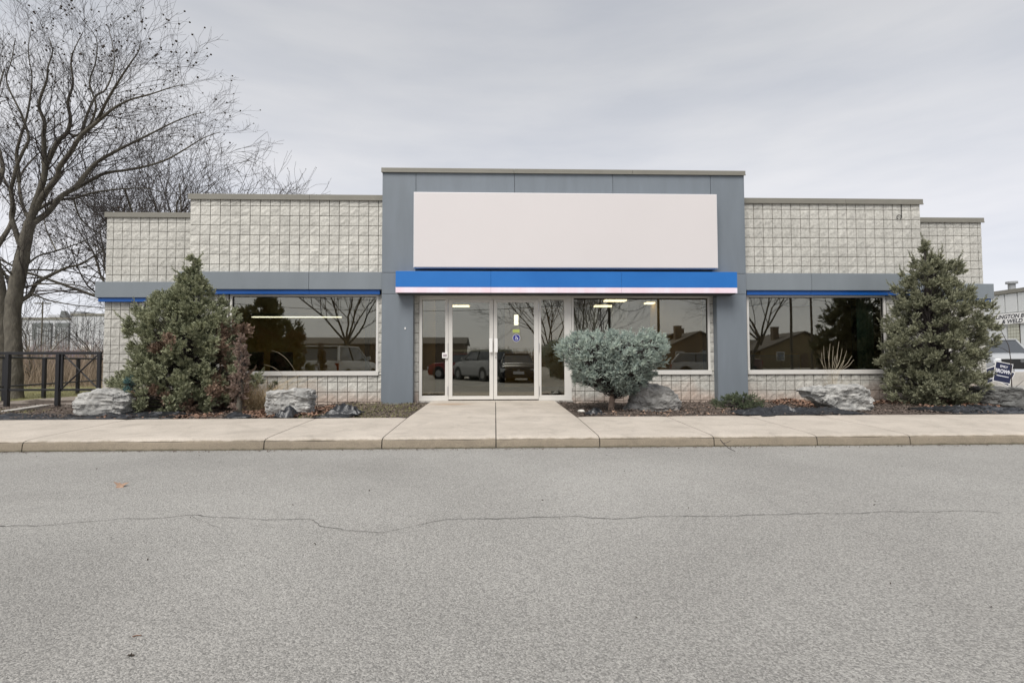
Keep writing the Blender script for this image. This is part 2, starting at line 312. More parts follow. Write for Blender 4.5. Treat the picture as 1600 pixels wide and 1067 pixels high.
def asphalt_mat():
    m = mat('worn_grey_asphalt', (.29, .28, .26), .92, col2=(.345, .335, .312), vscale=.55, detail=9)
    t = m.node_tree; L = t.links.new; b = t.nodes['Principled BSDF']; g = t.nodes.new('ShaderNodeNewGeometry')
    cur = b.inputs['Base Color'].links[0].from_socket
    v = t.nodes.new('ShaderNodeTexVoronoi'); v.inputs['Scale'].default_value = 165; L(g.outputs['Position'], v.inputs['Vector'])
    sc = t.nodes.new('ShaderNodeSeparateColor'); L(v.outputs['Color'], sc.inputs[0])
    mr = t.nodes.new('ShaderNodeMapRange'); mr.inputs['To Min'].default_value = .64; mr.inputs['To Max'].default_value = 1.40; L(sc.outputs[0], mr.inputs[0])
    n = t.nodes.new('ShaderNodeTexNoise'); n.inputs['Scale'].default_value = 75; n.inputs['Detail'].default_value = 6; n.inputs['Roughness'].default_value = .75; L(g.outputs['Position'], n.inputs['Vector'])
    m2 = t.nodes.new('ShaderNodeMapRange'); m2.inputs['From Min'].default_value = .32; m2.inputs['From Max'].default_value = .62; m2.inputs['To Min'].default_value = .72; m2.inputs['To Max'].default_value = 1.10; L(n.outputs['Fac'], m2.inputs[0])
    mm = t.nodes.new('ShaderNodeMath'); mm.operation = 'MULTIPLY'; L(mr.outputs[0], mm.inputs[0]); L(m2.outputs[0], mm.inputs[1])
    n4 = t.nodes.new('ShaderNodeTexNoise'); n4.inputs['Scale'].default_value = .35; n4.inputs['Detail'].default_value = 7; n4.inputs['Roughness'].default_value = .6; n4.inputs['Distortion'].default_value = .8; L(g.outputs['Position'], n4.inputs['Vector'])
    m4 = t.nodes.new('ShaderNodeMapRange'); m4.inputs['From Min'].default_value = .3; m4.inputs['From Max'].default_value = .62; m4.inputs['To Min'].default_value = .84; m4.inputs['To Max'].default_value = 1.04; L(n4.outputs['Fac'], m4.inputs[0])
    m5 = t.nodes.new('ShaderNodeMath'); m5.operation = 'MULTIPLY'; L(mm.outputs[0], m5.inputs[0]); L(m4.outputs[0], m5.inputs[1]); mm = m5
    vm = t.nodes.new('ShaderNodeVectorMath'); vm.operation = 'SCALE'; L(cur, vm.inputs[0]); L(mm.outputs[0], vm.inputs['Scale']); L(vm.outputs[0], b.inputs['Base Color'])
    ad = t.nodes.new('ShaderNodeMath'); ad.operation = 'SUBTRACT'; L(n.outputs['Fac'], ad.inputs[0]); L(v.outputs['Distance'], ad.inputs[1])
    bp = t.nodes.new('ShaderNodeBump'); bp.inputs['Strength'].default_value = .7; bp.inputs['Distance'].default_value = .006; L(ad.outputs[0], bp.inputs['Height']); L(bp.outputs[0], b.inputs['Normal'])
    return m
M['asphalt'] = asphalt_mat()
M['crack'] = mat('crack_dirt', (.035, .032, .028), .95)
M['soil'] = mat('mulch_soil', (.035, .027, .02), .95, col2=(.12, .09, .07), vscale=14, detail=9, bump=.9, bscale=60, bdist=.02)
M['turf'] = mat('winter_turf', (.13, .12, .05), .95, col2=(.26, .24, .11), vscale=5, detail=9, bump=.8, bscale=60, bdist=.02)
M['grassblade'] = mat('winter_grass', (.13, .15, .05), .9, col2=(.32, .29, .13), vscale=3)

# ------------------------------------------------------------------ ground
ZA = -.20
def sheet(name, x0, x1, y0, y1, z, m, nx=1, ny=1, amp=0.0, parent=None, **k):
    xs = np.linspace(x0, x1, nx + 1); ys = np.linspace(y0, y1, ny + 1)
    V = [];
    for j, y in enumerate(ys):
        for i, x in enumerate(xs):
            dz = amp * mnoise.fractal(Vector((x * 1.7, y * 1.7, 3.1)), .8, 2, 5) if amp and 0 < i < nx and 0 < j < ny else 0
            V.append((x, y, z + dz))
    F = [(j * (nx + 1) + i, j * (nx + 1) + i + 1, (j + 1) * (nx + 1) + i + 1, (j + 1) * (nx + 1) + i) for j in range(ny) for i in range(nx)]
    return link(name, np_mesh(name, V, F, smooth=bool(amp)), m, parent, **k)
KY = -4.64      # kerb face
asph = sheet('asphalt_lot', -400, 400, -400, KY + .05, ZA, M['asphalt'], kind='structure')
far = sheet('far_ground', -400, 400, 1.0, 500, -.16, M['turf'], kind='structure')
# distant ground to the right is a paved lot
lot = sheet('side_lot', 18.6, 60, -2.95, 60, -.10, M['asphalt'], kind='structure')

# crack across the asphalt
def crack(pts, w, name='crack'):
    V, F = [], []; rr = random.Random(3)
    P = []
    for a, b in zip(pts[:-1], pts[1:]):
        A, B = on(*a, ZA), on(*b, ZA); n = max(2, int((B - A).length / .035))
        for i in range(n): P.append(A.lerp(B, i / n))
    P.append(on(*pts[-1], ZA)); off = 0
    for i, p in enumerate(P):
        off = off * .82 + rr.uniform(-.012, .012)
        hw = w * (.25 + .9 * abs(mnoise.noise(Vector((p.x * 3, 1, 0)))) + rr.uniform(0, .35))
        V += [(p.x, p.y + off - hw, ZA + .004), (p.x, p.y + off + hw, ZA + .004)]
    F = [(2 * i, 2 * i + 2, 2 * i + 3, 2 * i + 1) for i in range(len(P) - 1) if mnoise.noise(Vector((P[i].x * 2.3, 5, 0))) > -.75]
    return link(name, np_mesh(name, V, F), M['crack'], asph)
crack([(-20, 820), (60, 823), (140, 816), (200, 811), (245, 812), (300, 806), (350, 810), (420, 812), (485, 812), (500, 822), (540, 829), (600, 832), (650, 821), (700, 812), (780, 811), (880, 808), (960, 811), (1040, 806), (1100, 806), (1200, 804), (1300, 802), (1420, 800), (1510, 799), (1560, 801)], .0042)
crack([(300, 806), (330, 822), (350, 829)], .002)

# sidewalk: slabs with kerb face poured in one piece
side = empty('sidewalk', (0, 0, 0), kind='structure')
joints = [-200, 52, 413, 595, 775, 942, 1130, 1303, 1462, 1680]
jx = [on(x, 685, -.07).x for x in joints]
jx = [jx[0] - 6] + jx[1:-1] + [jx[-1] + 8]
YB = -2.94; ENTRY0, ENTRY1 = jx[3], jx[5]
def slab_outline(x0, x1, bt, bb):
    """rounded kerb profile swept along X: bt back edge y, returns mesh"""
    g = .006
    prof = [(bt, 0.0 if bt > -1 else -.018), (-3.0, -.02), (-4.42, -.062), (-4.53, -.067), (-4.59, -.076), (-4.625, -.094), (-4.64, -.12), (-4.652, -.26), (bt, -.26)]
    if bt > -1: prof = [(bt, .014)] + prof[1:-1] + [(bt, -.26)]
    n = max(2, int((x1 - x0) / .12)); V, F = [], []; k = len(prof)
    for i in range(n + 1):
        x = x0 + g + (x1 - x0 - 2 * g) * i / n
        for j, (y, z) in enumerate(prof):
            w = .006 * mnoise.noise(Vector((x * 4, y * 6, z * 9))) if 2 < j < k - 2 else 0
            e_ = .007 if i in (0, n) and j < 5 else 0
            V.append((x, y + w, z + w * .5 - e_))
    for i in range(n):
        for j in range(k): F.append((i * k + j, i * k + (j + 1) % k, (i + 1) * k + (j + 1) % k, (i + 1) * k + j))
    me = bpy.data.meshes.new('slab'); me.from_pydata(V, [], F + [tuple(range(k)), tuple(n * k + j for j in range(k))[::-1]]); me.update()
    for p in me.polygons: p.use_smooth = True
    me.set_sharp_from_angle(angle=R(50))
    bm = bmesh.new(); bm.from_mesh(me); bmesh.ops.recalc_face_normals(bm, faces=bm.faces); bm.to_mesh(me); bm.free()
    return me
for a, b in zip(jx[:-1], jx[1:]):
    entry = a >= ENTRY0 - .01 and b <= ENTRY1 + .01
    link('slab', slab_outline(a, b, -.03 if entry else YB, 0), M['concrete'], side)
MB().box(jx[0], jx[-1], -4.63, -2.96, -.24, -.10).build('joint_dirt', M['crack'], side)
MB().box(ENTRY0 + .05, ENTRY1 - .05, -2.955, -.05, -.24, -.04).build('joint_dirt', M['crack'], side)

# planting beds
bedL = sheet('planting_bed', -12, ENTRY0 - .003, YB + .004, 1.35, -.035, M['soil'], 160, 44, .05, kind='structure')
bedR = sheet('planting_bed', ENTRY1 + .003, 18.6, YB + .004, 1.35, -.035, M['soil'], 130, 44, .05, kind='structure')

# ------------------------------------------------------------------ the building
BL = empty('commercial_building', (6.5, 0, 0), label='low office building of pale split-face blocks with grey tower front, blank sign and blue awning', cat='building')
BL.location = (0, 0, 0)
YS = 1.38          # set-back of the two end wings
XL, XR = 0.0, 15.24
XTL, XTR = X(595.5, -.2), X(1168, -.2)
XWL, XWR = -2.66, 17.9
ZW = 4.13; SG = .0   # block top
wallL = MB().box(XL + .012, 3.95, .002, .30, -.3, .54).box(XL + .012, .80, .002, .30, .54, 2.2).box(3.8, 4.66, .002, .30, .54, 2.2).box(XL + .012, 3.95, .002, .30, 2.2, ZW).box(XL + .012, XL + .25, .30, YS + .05, -.3, ZW).build('wall', M['mortar'], BL)
wallR = MB().box(11.3, XR - .012, .002, .30, -.3, .54).box(14.43, XR - .012, .002, .30, .54, 2.2).box(10.63, 11.44, .002, .30, .54, 2.2).box(11.3, XR - .012, .002, .30, 2.2, ZW).box(XR - .25, XR - .012, .30, YS + .05, -.3, ZW).build('wall', M['mortar'], BL)
wallC = MB().box(7.735, 10.9, .002, .28, -.3, .54).box(3.95, 11.3, .002, .28, 2.2, 4.7).box(3.96, 4.66, .002, .28, -.3, .53).build('wall', M['mortar'], BL)
XWW0, XWW1 = X(221, YS), X(221, YS) + 1.85 * .98
wallLL = MB().box(XWL + .012, XWW0, YS + .002, YS + .3, -.3, ZW).box(XWW0, .2, YS + .002, YS + .3, -.3, .54).box(XWW0, .2, YS + .002, YS + .3, 2.2, ZW).box(XWL + .012, XWL + .25, YS + .3, 12, -.3, ZW).build('wall', M['mortar'], BL)
wallRR = MB().box(XR - .2, XWR - .012, YS + .002, YS + .3, 2.2, ZW).box(XR - .2, XWR - .012, YS + .002, YS + .3, -.3, .54).box(17.05, XWR - .012, YS + .002, YS + .3, .54, 2.2).box(XWR - .25, XWR - .012, YS + .3, 12, -.3, ZW).build('wall', M['mortar'], BL)
MB().box(XWL + .25, XWR - .25, 11.8, 12, -.3, ZW).build('rear_wall', M['mortar'], BL)
MB().box(XWL + .1, XWR - .1, YS + .1, 11.9, 3.7, 3.9).box(XL + .1, XR - .1, .1, YS + .1, 3.7, 3.9).build('roof', M['mortar'], BL)

# split-face blocks
def block_var(seed, w=.190, h=.190):
    rr = np.random.RandomState(seed); n = 4
    V = [];
    for j in range(n):
        for i in range(n):
            x = (i / (n - 1) - .5) * w; z = (j / (n - 1) - .5) * h
            edge = i in (0, n - 1) or j in (0, n - 1)
            y = -(.010 + .005 * rr.rand()) if edge else -(.010 + .012 * rr.rand())
            if edge: x += rr.uniform(-.0015, .0015); z += rr.uniform(-.0015, .0015)
            V.append((x, y, z))
    F = [(j * n + i, j * n + i + 1, (j + 1) * n + i + 1, (j + 1) * n + i) for j in range(n - 1) for i in range(n - 1)]
    ring = [i for i in range(n)] + [j * n + n - 1 for j in range(1, n)] + [(n - 1) * n + i for i in range(n - 2, -1, -1)] + [j * n for j in range(n - 2, 0, -1)]
    b0 = len(V)
    for q in ring: V.append((V[q][0], .032, V[q][2]))
    k = len(ring)
    for a in range(k): F.append((ring[a], b0 + a, b0 + (a + 1) % k, ring[(a + 1) % k]))
    return np.array(V), np.array(F)
BV = [block_var(s) for s in range(10)]
BMESH = []
for v, f in BV:
    me = np_mesh('block', v, f); me.materials.append(M['block']); BMESH.append(me)
stuffV, stuffF, sn = [], [], [0]
nblk = [0]
def lay(x, z, w, h, y, parent, single, rotside=0):
    """one block with lower left corner (x,z), cell size w,h (joint included)"""
    v = random.randrange(len(BV)); sx = (w - .0115) / .190; sz = (h - .0115) / .190
    c = ((x + w / 2), y, (z + h / 2)); fl = random.random() < .5
    if single and nblk[0] < 300:
        o = bpy.data.objects.new('block', BMESH[v]); COL.objects.link(o); o.parent = parent
        o.location = c; o.rotation_euler = (0, math.pi if fl else 0, 0); o.scale = (sx, 1 + random.uniform(-.1, .25), sz); nblk[0] += 1
    else:
        V, F = BV[v]; V = V * np.array([sx * (-1 if fl else 1), 1, sz * (-1 if fl else 1)])
        if rotside: V = np.stack([V[:, 1] * rotside, V[:, 0] * -rotside, V[:, 2]], 1) if rotside > 0 else np.stack([V[:, 1] * -rotside * 1, V[:, 0], V[:, 2]], 1)
        stuffV.append(V + np.array(c)); stuffF.append(F + sn[0]); sn[0] += len(V)
def field(xj0, k0, k1, xa, xb, za, zb, y, parent, single=True):
    """blocks of the 0.2 m grid (joints at xj0+.2k), clipped to xa..xb, za..zb"""
    out = []
    for k in range(k0, k1):
        for r in range(-2, 24):
            x0, x1 = max(xa, xj0 + .2 * k), min(xb, xj0 + .2 * k + .2); z0, z1 = max(za, .2 * r), min(zb, .2 * r + .2)
            if x1 - x0 > .03 and z1 - z0 > .03: out.append((x0, z0, x1 - x0, z1 - z0))
    for q in out: lay(*q, y, parent, single)
ZBT = 2.62
BY = 0.0
field(0, 0, 20, 0, 3.95, ZBT - .12, ZW, BY, wallL)                # over the left band
field(0, 4, 20, .8, 3.95, -.06, .535, BY, wallL)                  # under the left window
field(0, 0, 4, 0, .8, -.06, 2.25, BY, wallL)
field(0, 19, 20, 3.81, 3.95, .535, 2.2, BY, wallL)
field(11.639, -20, -3, 7.74, 10.75, -.06, .535, BY, wallC)        # under the centre window
field(11.639, -2, 19, 11.44, XR, ZBT - .12, ZW, BY, wallR)
field(11.639, -2, 14, 11.44, 14.43, -.06, .535, BY, wallR, False)
field(11.639, 14, 19, 14.43, XR, -.06, 2.25, BY, wallR, False)
field(4.45, 0, 1, 4.45, 4.64, -.06, 2.2, BY, wallC, False)
field(10.655, 0, 1, 10.655, 10.8, -.06, 2.2, BY, wallC, False)
field(-2.504, -1, 15, XWL, .1, ZBT - .12, ZW, YS, wallLL, False)
field(-2.504, -1, 5, XWL, XWW0, -.06, 2.25, YS, wallLL, False)
field(-2.504, 3, 15, XWW0, .1, -.06, .535, YS, wallLL, False)
field(16.603 - 1.4, 0, 14, XR - .1, XWR, ZBT - .12, ZW, YS, wallRR, False)
field(16.603 - 1.4, 9, 14, 17.05, XWR, -.06, 2.25, YS, wallRR, False)
field(16.603 - 1.4, 0, 10, XR - .1, 17.05, -.06, .535, YS, wallRR, False)
# side returns and end walls
def sidefield(x, ya, yb, za, zb, face):
    y = ya
    while y < yb - .02:
        for r in range(0, 21):
            z0, z1 = max(za, .2 * r), min(zb, .2 * r + .2)
            if z1 - z0 < .03: continue
            v = random.randrange(len(BV)); V, F = BV[v]
            V = V * np.array([(min(.2, yb - y) - .01) / .19, 1, (z1 - z0 - .01) / .19])
            V = np.stack([V[:, 1] * (1 if face < 0 else -1), V[:, 0], V[:, 2]], 1)
            stuffV.append(V + np.array((x, y + min(.2, yb - y) / 2, (z0 + z1) / 2))); stuffF.append(F + sn[0]); sn[0] += len(V)
        y += .2
sidefield(XL, .01, YS - .02, -.06, ZW, -1); sidefield(XR, .01, YS - .02, -.06, ZW, 1)
sidefield(XWL, YS + .01, 12, -.06, ZW, -1); sidefield(XWR, YS + .01, 12, -.06, ZW, 1)
link('block', np_mesh('block_rest', np.concatenate(stuffV), np.concatenate(stuffF)), M['block'], BL, kind='stuff')

# flashing caps with folded drip edge
def cap(x0, x1, y, joins=()):
    xs = [x0] + list(joins) + [x1]
    for a, b in zip(xs[:-1], xs[1:]):
        m_ = MB(); m_.box(a + .002, b - .002, y - .045, y + .34, ZW + .012, ZW + .105, .006).box(a + .002, b - .002, y - .055, y - .03, ZW - .012, ZW + .014, .003)
        m_.build('parapet_cap', M['cap'], BL)
cap(XL - .04, XTL + .1, 0, (2.4,)); cap(XTR - .1, XR + .05, 0, (X(1326),))
cap(XWL - .04, XL + .05, YS, ()); cap(XR - .05, XWR + .05, YS, ())
for (x0, x1, y) in ((XL - .03, XL + .3, YS),): pass
MB().box(XL - .045, XL + .30, .34, YS - .06, ZW + .012, ZW + .105, .006).build('parapet_cap', M['cap'], BL)
MB().box(XR - .30, XR + .045, .34, YS - .06, ZW + .012, ZW + .105, .006).build('parapet_cap', M['cap'], BL)

# grey fascia bands with blue bar below
def band(xs, y0, y1, nm_side=None):
    zt, zb = 2.625, 2.272
    for a, b in zip(xs[:-1], xs[1:]):
        MB().box(a + .003, b - .003, y0, y1, zb, zt, .004).build('fascia_panel', M['band'], BL)
        MB().box(a + (.05 if a == xs[0] else .002), b - (.05 if b == xs[-1] else .002), y0 + .035, y1, zb - .092, zb - .002, .003).build('blue_trim', M['blue'], BL)
FY = -.15
band([XL - .13, X(481, FY), XTL - .004], FY, -.02)
band([XTR + .004, X(1271, FY), XR + .13], FY, -.02)
band([XWL - .12, XL - .134], YS - .15, YS - .02)
band([XR + .134, XWR + .12], YS - .15, YS - .02)
for xx in (XL - .13, XR): MB().box(xx + .002, xx + .128, -.018, YS - .02, 2.272, 2.625, .004).build('fascia_panel', M['band'], BL)
MB().box(XWL - .12, XWL - .02, YS - .018, 6, 2.272, 2.625, .004).build('fascia_panel', M['band'], BL)
MB().box(XWR + .02, XWR + .12, YS - .018, 6, 2.272, 2.625, .004).build('fascia_panel', M['band'], BL)

# tower front
TY = -.20
pl, pr = X(645.5, TY), X(1121, TY)
zt = Zz(800, 271, TY); zj1, zj2, zb0 = Zz(620, 426, TY), Zz(620, 459, TY), Zz(620, 635, TY)
vx = [XTL, X(650, TY, 280), X(804, TY, 280), X(957.5, TY, 280), X(1110, TY, 280), XTR]
tow = MB()
tow.box(XTL + .03, pl - .03, TY + .03, .02, zb0 + .02, zt - .01).box(pr + .03, XTR - .03, TY + .03, .02, zb0 + .02, zt - .01).box(pl - .03, pr + .03, TY + .03, .02, 2.22, zt - .01).box(XTL + .03, XTR - .03, .02, 1.2, ZW - .2, zt - .01)
tow.build('tower_core', M['panel_dark'], BL)
g = .004
def panel(x0, x1, z0, z1, y0=TY, y1=TY + .028): MB().box(x0 + g, x1 - g, y0, y1, z0 + g, z1 - g, .002).build('panel', M['panel'], BL)
for i in range(5):
    if i in (0, 4): panel(vx[i], vx[i + 1], zj1, zt)
    else: panel(vx[i], vx[i + 1], 2.66, zt)
panel(vx[0], pl, zj2, zj1); panel(vx[0], pl, zb0, zj2); panel(pr, vx[5], zj2, zj1); panel(pr, vx[5], zb0, zj2)
# pilaster side returns
def spanel(x0, x1, y1, z0, z1): MB().box(x0, x1, TY + .031, y1, z0 + g, z1 - g, .002).build('side_panel', M['panel'], BL)
spanel(XTL + .001, XTL + .027, -.002, zb0, 4.24); spanel(XTR - .027, XTR - .001, -.002, zb0, 4.24)
spanel(pl - .027, pl - .001, .02, zb0, 2.2); spanel(pr + .001, pr + .027, .02, zb0, 2.2)
spanel(XTL + .001, XTL + .027, 1.2, 4.24, zt); spanel(XTR - .027, XTR - .001, 1.2, 4.24, zt)
for i, (a, b) in enumerate(((XTL - .02, X(803, TY, 270)), (X(803, TY, 270), X(988, TY, 270)), (X(988, TY, 270), XTR + .02))):
    MB().box(a + .002, b - .002, TY - .03, 1.22, zt + .004, zt + .085, .006).box(a + .002, b - .002, TY - .04, TY - .022, zt - .012, zt + .008, .003).build('parapet_cap', M['cap'], BL)

# blue awning box with faded stripe
AY = -.46
ax0, ax1 = X(618, AY, 440), X(1152, AY, 440)
az0, azs, azt = Zz(800, 457.5, AY), Zz(800, 449, AY), Zz(800, 424, AY)
aw = [ax0, X(767, AY, 440), X(971, AY, 440), ax1]
for a, b in zip(aw[:-1], aw[1:]):
    MB().box(a + .0015, b - .0015, AY, TY - .004, azs + .001, azt, .004).build('awning_panel', M['awning_blue'], BL)
    MB().box(a + .0015, b - .0015, AY - .001, TY - .004, az0, azs - .001, .003).build('awning_stripe', M['pinkwhite'], BL)
MB().box(ax0 + .03, ax1 - .03, AY + .03, TY - .01, az0 - .02, az0 - .001).build('awning_soffit', M['panel_dark'], BL)
MB().box(pl + .01, pr - .01, TY + .0, .03, 2.17, 2.225).build('soffit', mat('soffit_metal', (.18, .165, .16), .7), BL)

# blank sign cabinet
SY = -.42
sx0, sx1 = X(646, SY, 360), X(1121.5, SY, 360)
sz0, sz1 = Zz(800, 418.5, SY), Zz(800, 301, SY)
sg = MB().box(sx0, sx1, SY + .012, TY - .03, sz0, sz1, .008).build('sign_cabinet', M['signedge'], BL)
MB().box(sx0 + .012, sx1 - .012, SY, SY + .0115, sz0 + .012, sz1 - .012, .003).build('sign_face', M['sign'], sg)
MB().box(sx0 + .3, sx1 - .3, TY - .029, TY - .001, sz0 + .06, sz1 - .06).build('mounting_frame', M['panel_dark'], sg)

# windows
def window(x0, x1, z0, z1, y=0.0, fr=.045, sill=.09, lab=None):
    w = MB(); yo, yi = y - .018, y + .06
    w.box(x0, x0 + fr, yo, yi, z0 + sill, z1, .003).box(x1 - fr, x1, yo, yi, z0 + sill, z1, .003).box(x0 + fr, x1 - fr, yo + .001, yi, z1 - fr, z1, .003)
    o = w.build('window', M['frame'], BL)
    MB().box(x0 - .01, x1 + .01, yo - .03, yi, z0, z0 + sill - .001, .004).build('sill', M['frame'], o)
    MB().box(x0 + fr - .005, x1 - fr + .005, y + .03, y + .036, z0 + sill - .005, z1 - fr + .005).build('pane', M['glass'], o)
    MB().box(x0 + fr, x1 - fr, y + .01, y + .029, z0 + sill, z0 + sill + .008).box(x0 + fr, x0 + fr + .008, y + .01, y + .029, z0 + sill + .008, z1 - fr).box(x1 - fr - .008, x1 - fr, y + .01, y + .029, z0 + sill + .008, z1 - fr).box(x0 + fr, x1 - fr, y + .01, y + .029, z1 - fr - .008, z1 - fr).build('gasket', M['black'], o)
    return o
window(X(358.5), X(591.2), .535, 2.185)
window(X(1167.5), X(1385), .535, 2.185)
window(XWW0, XWW0 + 1.95, .535, 2.20, YS)
window(XWR - 3.0, 17.05, .535, 2.20, YS)
ZF0 = .018
cw = window(X(893.2), X(1109.5), .535, 2.165)

# storefront: sidelights and double door
fx = dict(a=X(655), b=X(659.5), c=X(695.7), d=X(700.6), e=X(771), f=X(841.5), g=X(845.6), h=X(881.8), i=X(892.8))
ztop = 2.165; zgt = Zz(680, 468, 0)
sf = MB(); yo, yi = -.02, .06
for a, b in ((fx['a'], fx['b']), (fx['c'], fx['d']), (fx['f'], fx['g']), (fx['h'], fx['i'])): sf.box(a, b, yo, yi, ZF0 + .0, ztop, .003)
sf.box(fx['b'], fx['c'], yo + .001, yi, zgt, ztop, .003).box(fx['d'], fx['f'], yo + .001, yi, zgt, ztop, .003).box(fx['g'], fx['h'], yo + .001, yi, zgt, ztop, .003)
for a, b in ((fx['b'], fx['c']), (fx['g'], fx['h'])): sf.box(a, b, yo + .001, yi, ZF0, ZF0 + .10, .003)
sfo = sf.build('storefront_frame', M['frame'], BL)
for a, b in ((fx['b'], fx['c']), (fx['g'], fx['h'])):
    MB().box(a - .004, b + .004, .03, .036, ZF0 + .095, zgt + .004).build('pane', M['glass'], sfo)
MB().box(fx['a'] - .03, fx['i'] + .02, -.05, .07, -.02, ZF0 - .001, .004).build('threshold', M['concrete_plain'], BL)
def door(x0, x1, hinge_left, gx0, gx1):
    z0, z1 = ZF0 + .022, zgt - .004; gz0, gz1 = Zz(740, 618.6), Zz(740, 472.5); yo, yi = -.028, .022
    d = MB(); d.box(x0 + .004, gx0, yo, yi, z0, z1, .003).box(gx1, x1 - .004, yo, yi, z0, z1, .003).box(gx0, gx1, yo + .001, yi, z0, gz0, .003).box(gx0, gx1, yo + .001, yi, gz1, z1, .003)
    o = d.build('door', M['frame'], BL)
    MB().box(gx0 - .004, gx1 + .004, -.004, .002, gz0 - .004, gz1 + .004).build('pane', M['glass'], o)
    zb1 = Zz(740, 547.5)
    MB().box(gx0, gx1, .02, .05, zb1 - .022, zb1 + .022, .006).build('push_bar', M['alu'], o)
    hx = (x1 - .085, x1 - .018) if hinge_left else (x0 + .018, x0 + .085)
    zh0, zh1 = Zz(770, 550.5), Zz(770, 529)
    hd = MB(); hd.box(hx[0], hx[1], -.085, -.07, zh0, zh1, .005)
    for zz in (zh0 + .04, zh1 - .04): hd.box(sum(hx) / 2 - .012, sum(hx) / 2 + .012, -.07, yo - .0, zz - .012, zz + .012)
    hd.build('handle', M['white'], o)
    hgx = x0 - .004 if hinge_left else x1 + .004
    for zz in (.22, 1.1, 1.92): MB().cyl((hgx, yo - .008, zz - .09), (hgx, yo - .008, zz + .09), .009, 8).build('hinge', M['alu'], o)
    return o
dL = door(fx['d'], fx['e'], True, X(707), X(764.8)); dR = door(fx['e'], fx['f'], False, X(776.7), X(834.4))
lk = at(773, 558, -.03); MB().cyl((lk.x + .02, -.028, lk.z), (lk.x + .02, -.042, lk.z), .016, 14).build('lock', M['alu'], dR)
# access keypad on the left jamb
kp0, kp1 = at(690.8, 559.6, -.05), at(699.6, 551, -.05)
kpd = MB().box(kp0.x, kp1.x, -.055, -.021, kp0.z, kp1.z, .005).build('keypad', M['white'], BL)
MB().box(kp0.x + .02, kp1.x - .02, -.0575, -.0552, kp0.z + .03, kp1.z - .03).build('keypad_screen', mat('keypad_grey', (.35, .30, .32), .5), kpd)
# wheelchair access sticker on the right-hand door
def disc(c, r, y, m, parent, name, n=28, inner=0):
    t = MB(); outer = [(c.x + r * math.cos(2 * math.pi * i / n), c.z + r * math.sin(2 * math.pi * i / n)) for i in range(n)]
    if not inner: t.prism(outer, y, y + .0015)
    else:
        for i in range(n):
            j = (i + 1) % n; k_ = inner / r
            q = [outer[i], outer[j], (c.x + (outer[j][0] - c.x) * k_, c.z + (outer[j][1] - c.z) * k_), (c.x + (outer[i][0] - c.x) * k_, c.z + (outer[i][1] - c.z) * k_)]
            t.prism(q, y, y + .0015)
    return t.build(name, m, parent)
M['stickblue'] = mat('sticker_blue', (.015, .02, .22), .5); M['stickwhite'] = mat('sticker_white', (.75, .75, .8), .5)
M['stickgreen'] = mat('sticker_green', (.45, .52, .12), .5)
sc_ = at(806.8, 528, -.006)
stk = disc(sc_, .077, -.0075, M['stickwhite'], dR, 'access_sticker')
disc(sc_, .070, -.0095, M['stickblue'], stk, 'blue_disc')
disc(Vector((sc_.x + .004, 0, sc_.z - .014)), .031, -.0115, M['stickwhite'], stk, 'wheel_mark', 20, .024)
fg = MB(); yy = -.0115
fg.box(sc_.x - .012, sc_.x - .002, yy, yy + .0015, sc_.z - .006, sc_.z + .03).box(sc_.x - .002, sc_.x + .02, yy, yy + .0015, sc_.z - .006, sc_.z + .003).box(sc_.x + .016, sc_.x + .025, yy, yy + .0015, sc_.z - .028, sc_.z - .006).box(sc_.x - .002, sc_.x + .014, yy, yy + .0015, sc_.z + .012, sc_.z + .018)
fg.build('figure_mark', M['stickwhite'], stk)
disc(Vector((sc_.x - .008, 0, sc_.z + .041)), .009, -.0115, M['stickwhite'], stk, 'head_mark', 12)
ns = at(806.5, 517, -.006)
MB().box(ns.x - .07, ns.x + .07, -.0075, -.006, ns.z - .035, ns.z + .03).build('notice_sticker', M['stickgreen'], dR)

# conduit hole rings on the right wall (looped cable end)
cb = at(1404, 340, -.02)
ring = MB()
for i in range(14):
    a0, a1 = 2 * math.pi * i / 14, 2 * math.pi * (i + 1) / 14
    ring.cyl((cb.x + .05 * math.cos(a0), -.035, cb.z + .05 * math.sin(a0)), (cb.x + .05 * math.cos(a1), -.035, cb.z + .05 * math.sin(a1)), .007, 6)
ring.cyl((cb.x + .05, -.035, cb.z), (cb.x + .055, -.035, ZW), .006, 6)
ring.build('cable_loop', M['black'], BL)
# pilaster scratch / small white bracket
wb = at(633, 513, TY - .01); MB().box(wb.x - .012, wb.x + .012, TY - .012, TY - .0005, wb.z - .02, wb.z + .02, .003).build('bracket', M['white'], BL)

# interior
MB().box(XWL + .25, XWR - .25, YS + .29, 11.8, -.10, .012).box(XL + .2, XR - .2, .29, YS + .289, -.10, .012).build('floor', M['carpet'], BL)
MB().box(XWL + .26, XWR - .26, YS + .31, 11.7, 2.55, 2.6).box(XL + .26, XR - .26, .31, YS + .309, 2.55, 2.6).build('ceiling', M['ceiling'], BL)
iw = MB(); iw.box(XWL + .3, 4.55, 3.6, 3.7, .012, 2.55).box(4.45, 4.55, .3, 3.6, .012, 2.55)
iw.build('partition', M['ochre'], BL)
iw = MB(); iw.box(4.6, 6.4, 7.0, 7.1, .012, 2.55).box(8.6, 9.5, 6.0, 6.1, .012, 2.55).box(9.8, 10.2, 5.0, 5.3, .012, 2.55); iw.build('partition', M['int_grey'], BL)
iw = MB(); iw.box(6.5, 8.4, 6.0, 6.1, .012, 2.55).box(10.9, 11.0, .3, 5.0, .012, 2.55).box(12.2, 17.5, 5.5, 5.6, .012, 2.55); iw.build('partition', M['ochre'], BL)
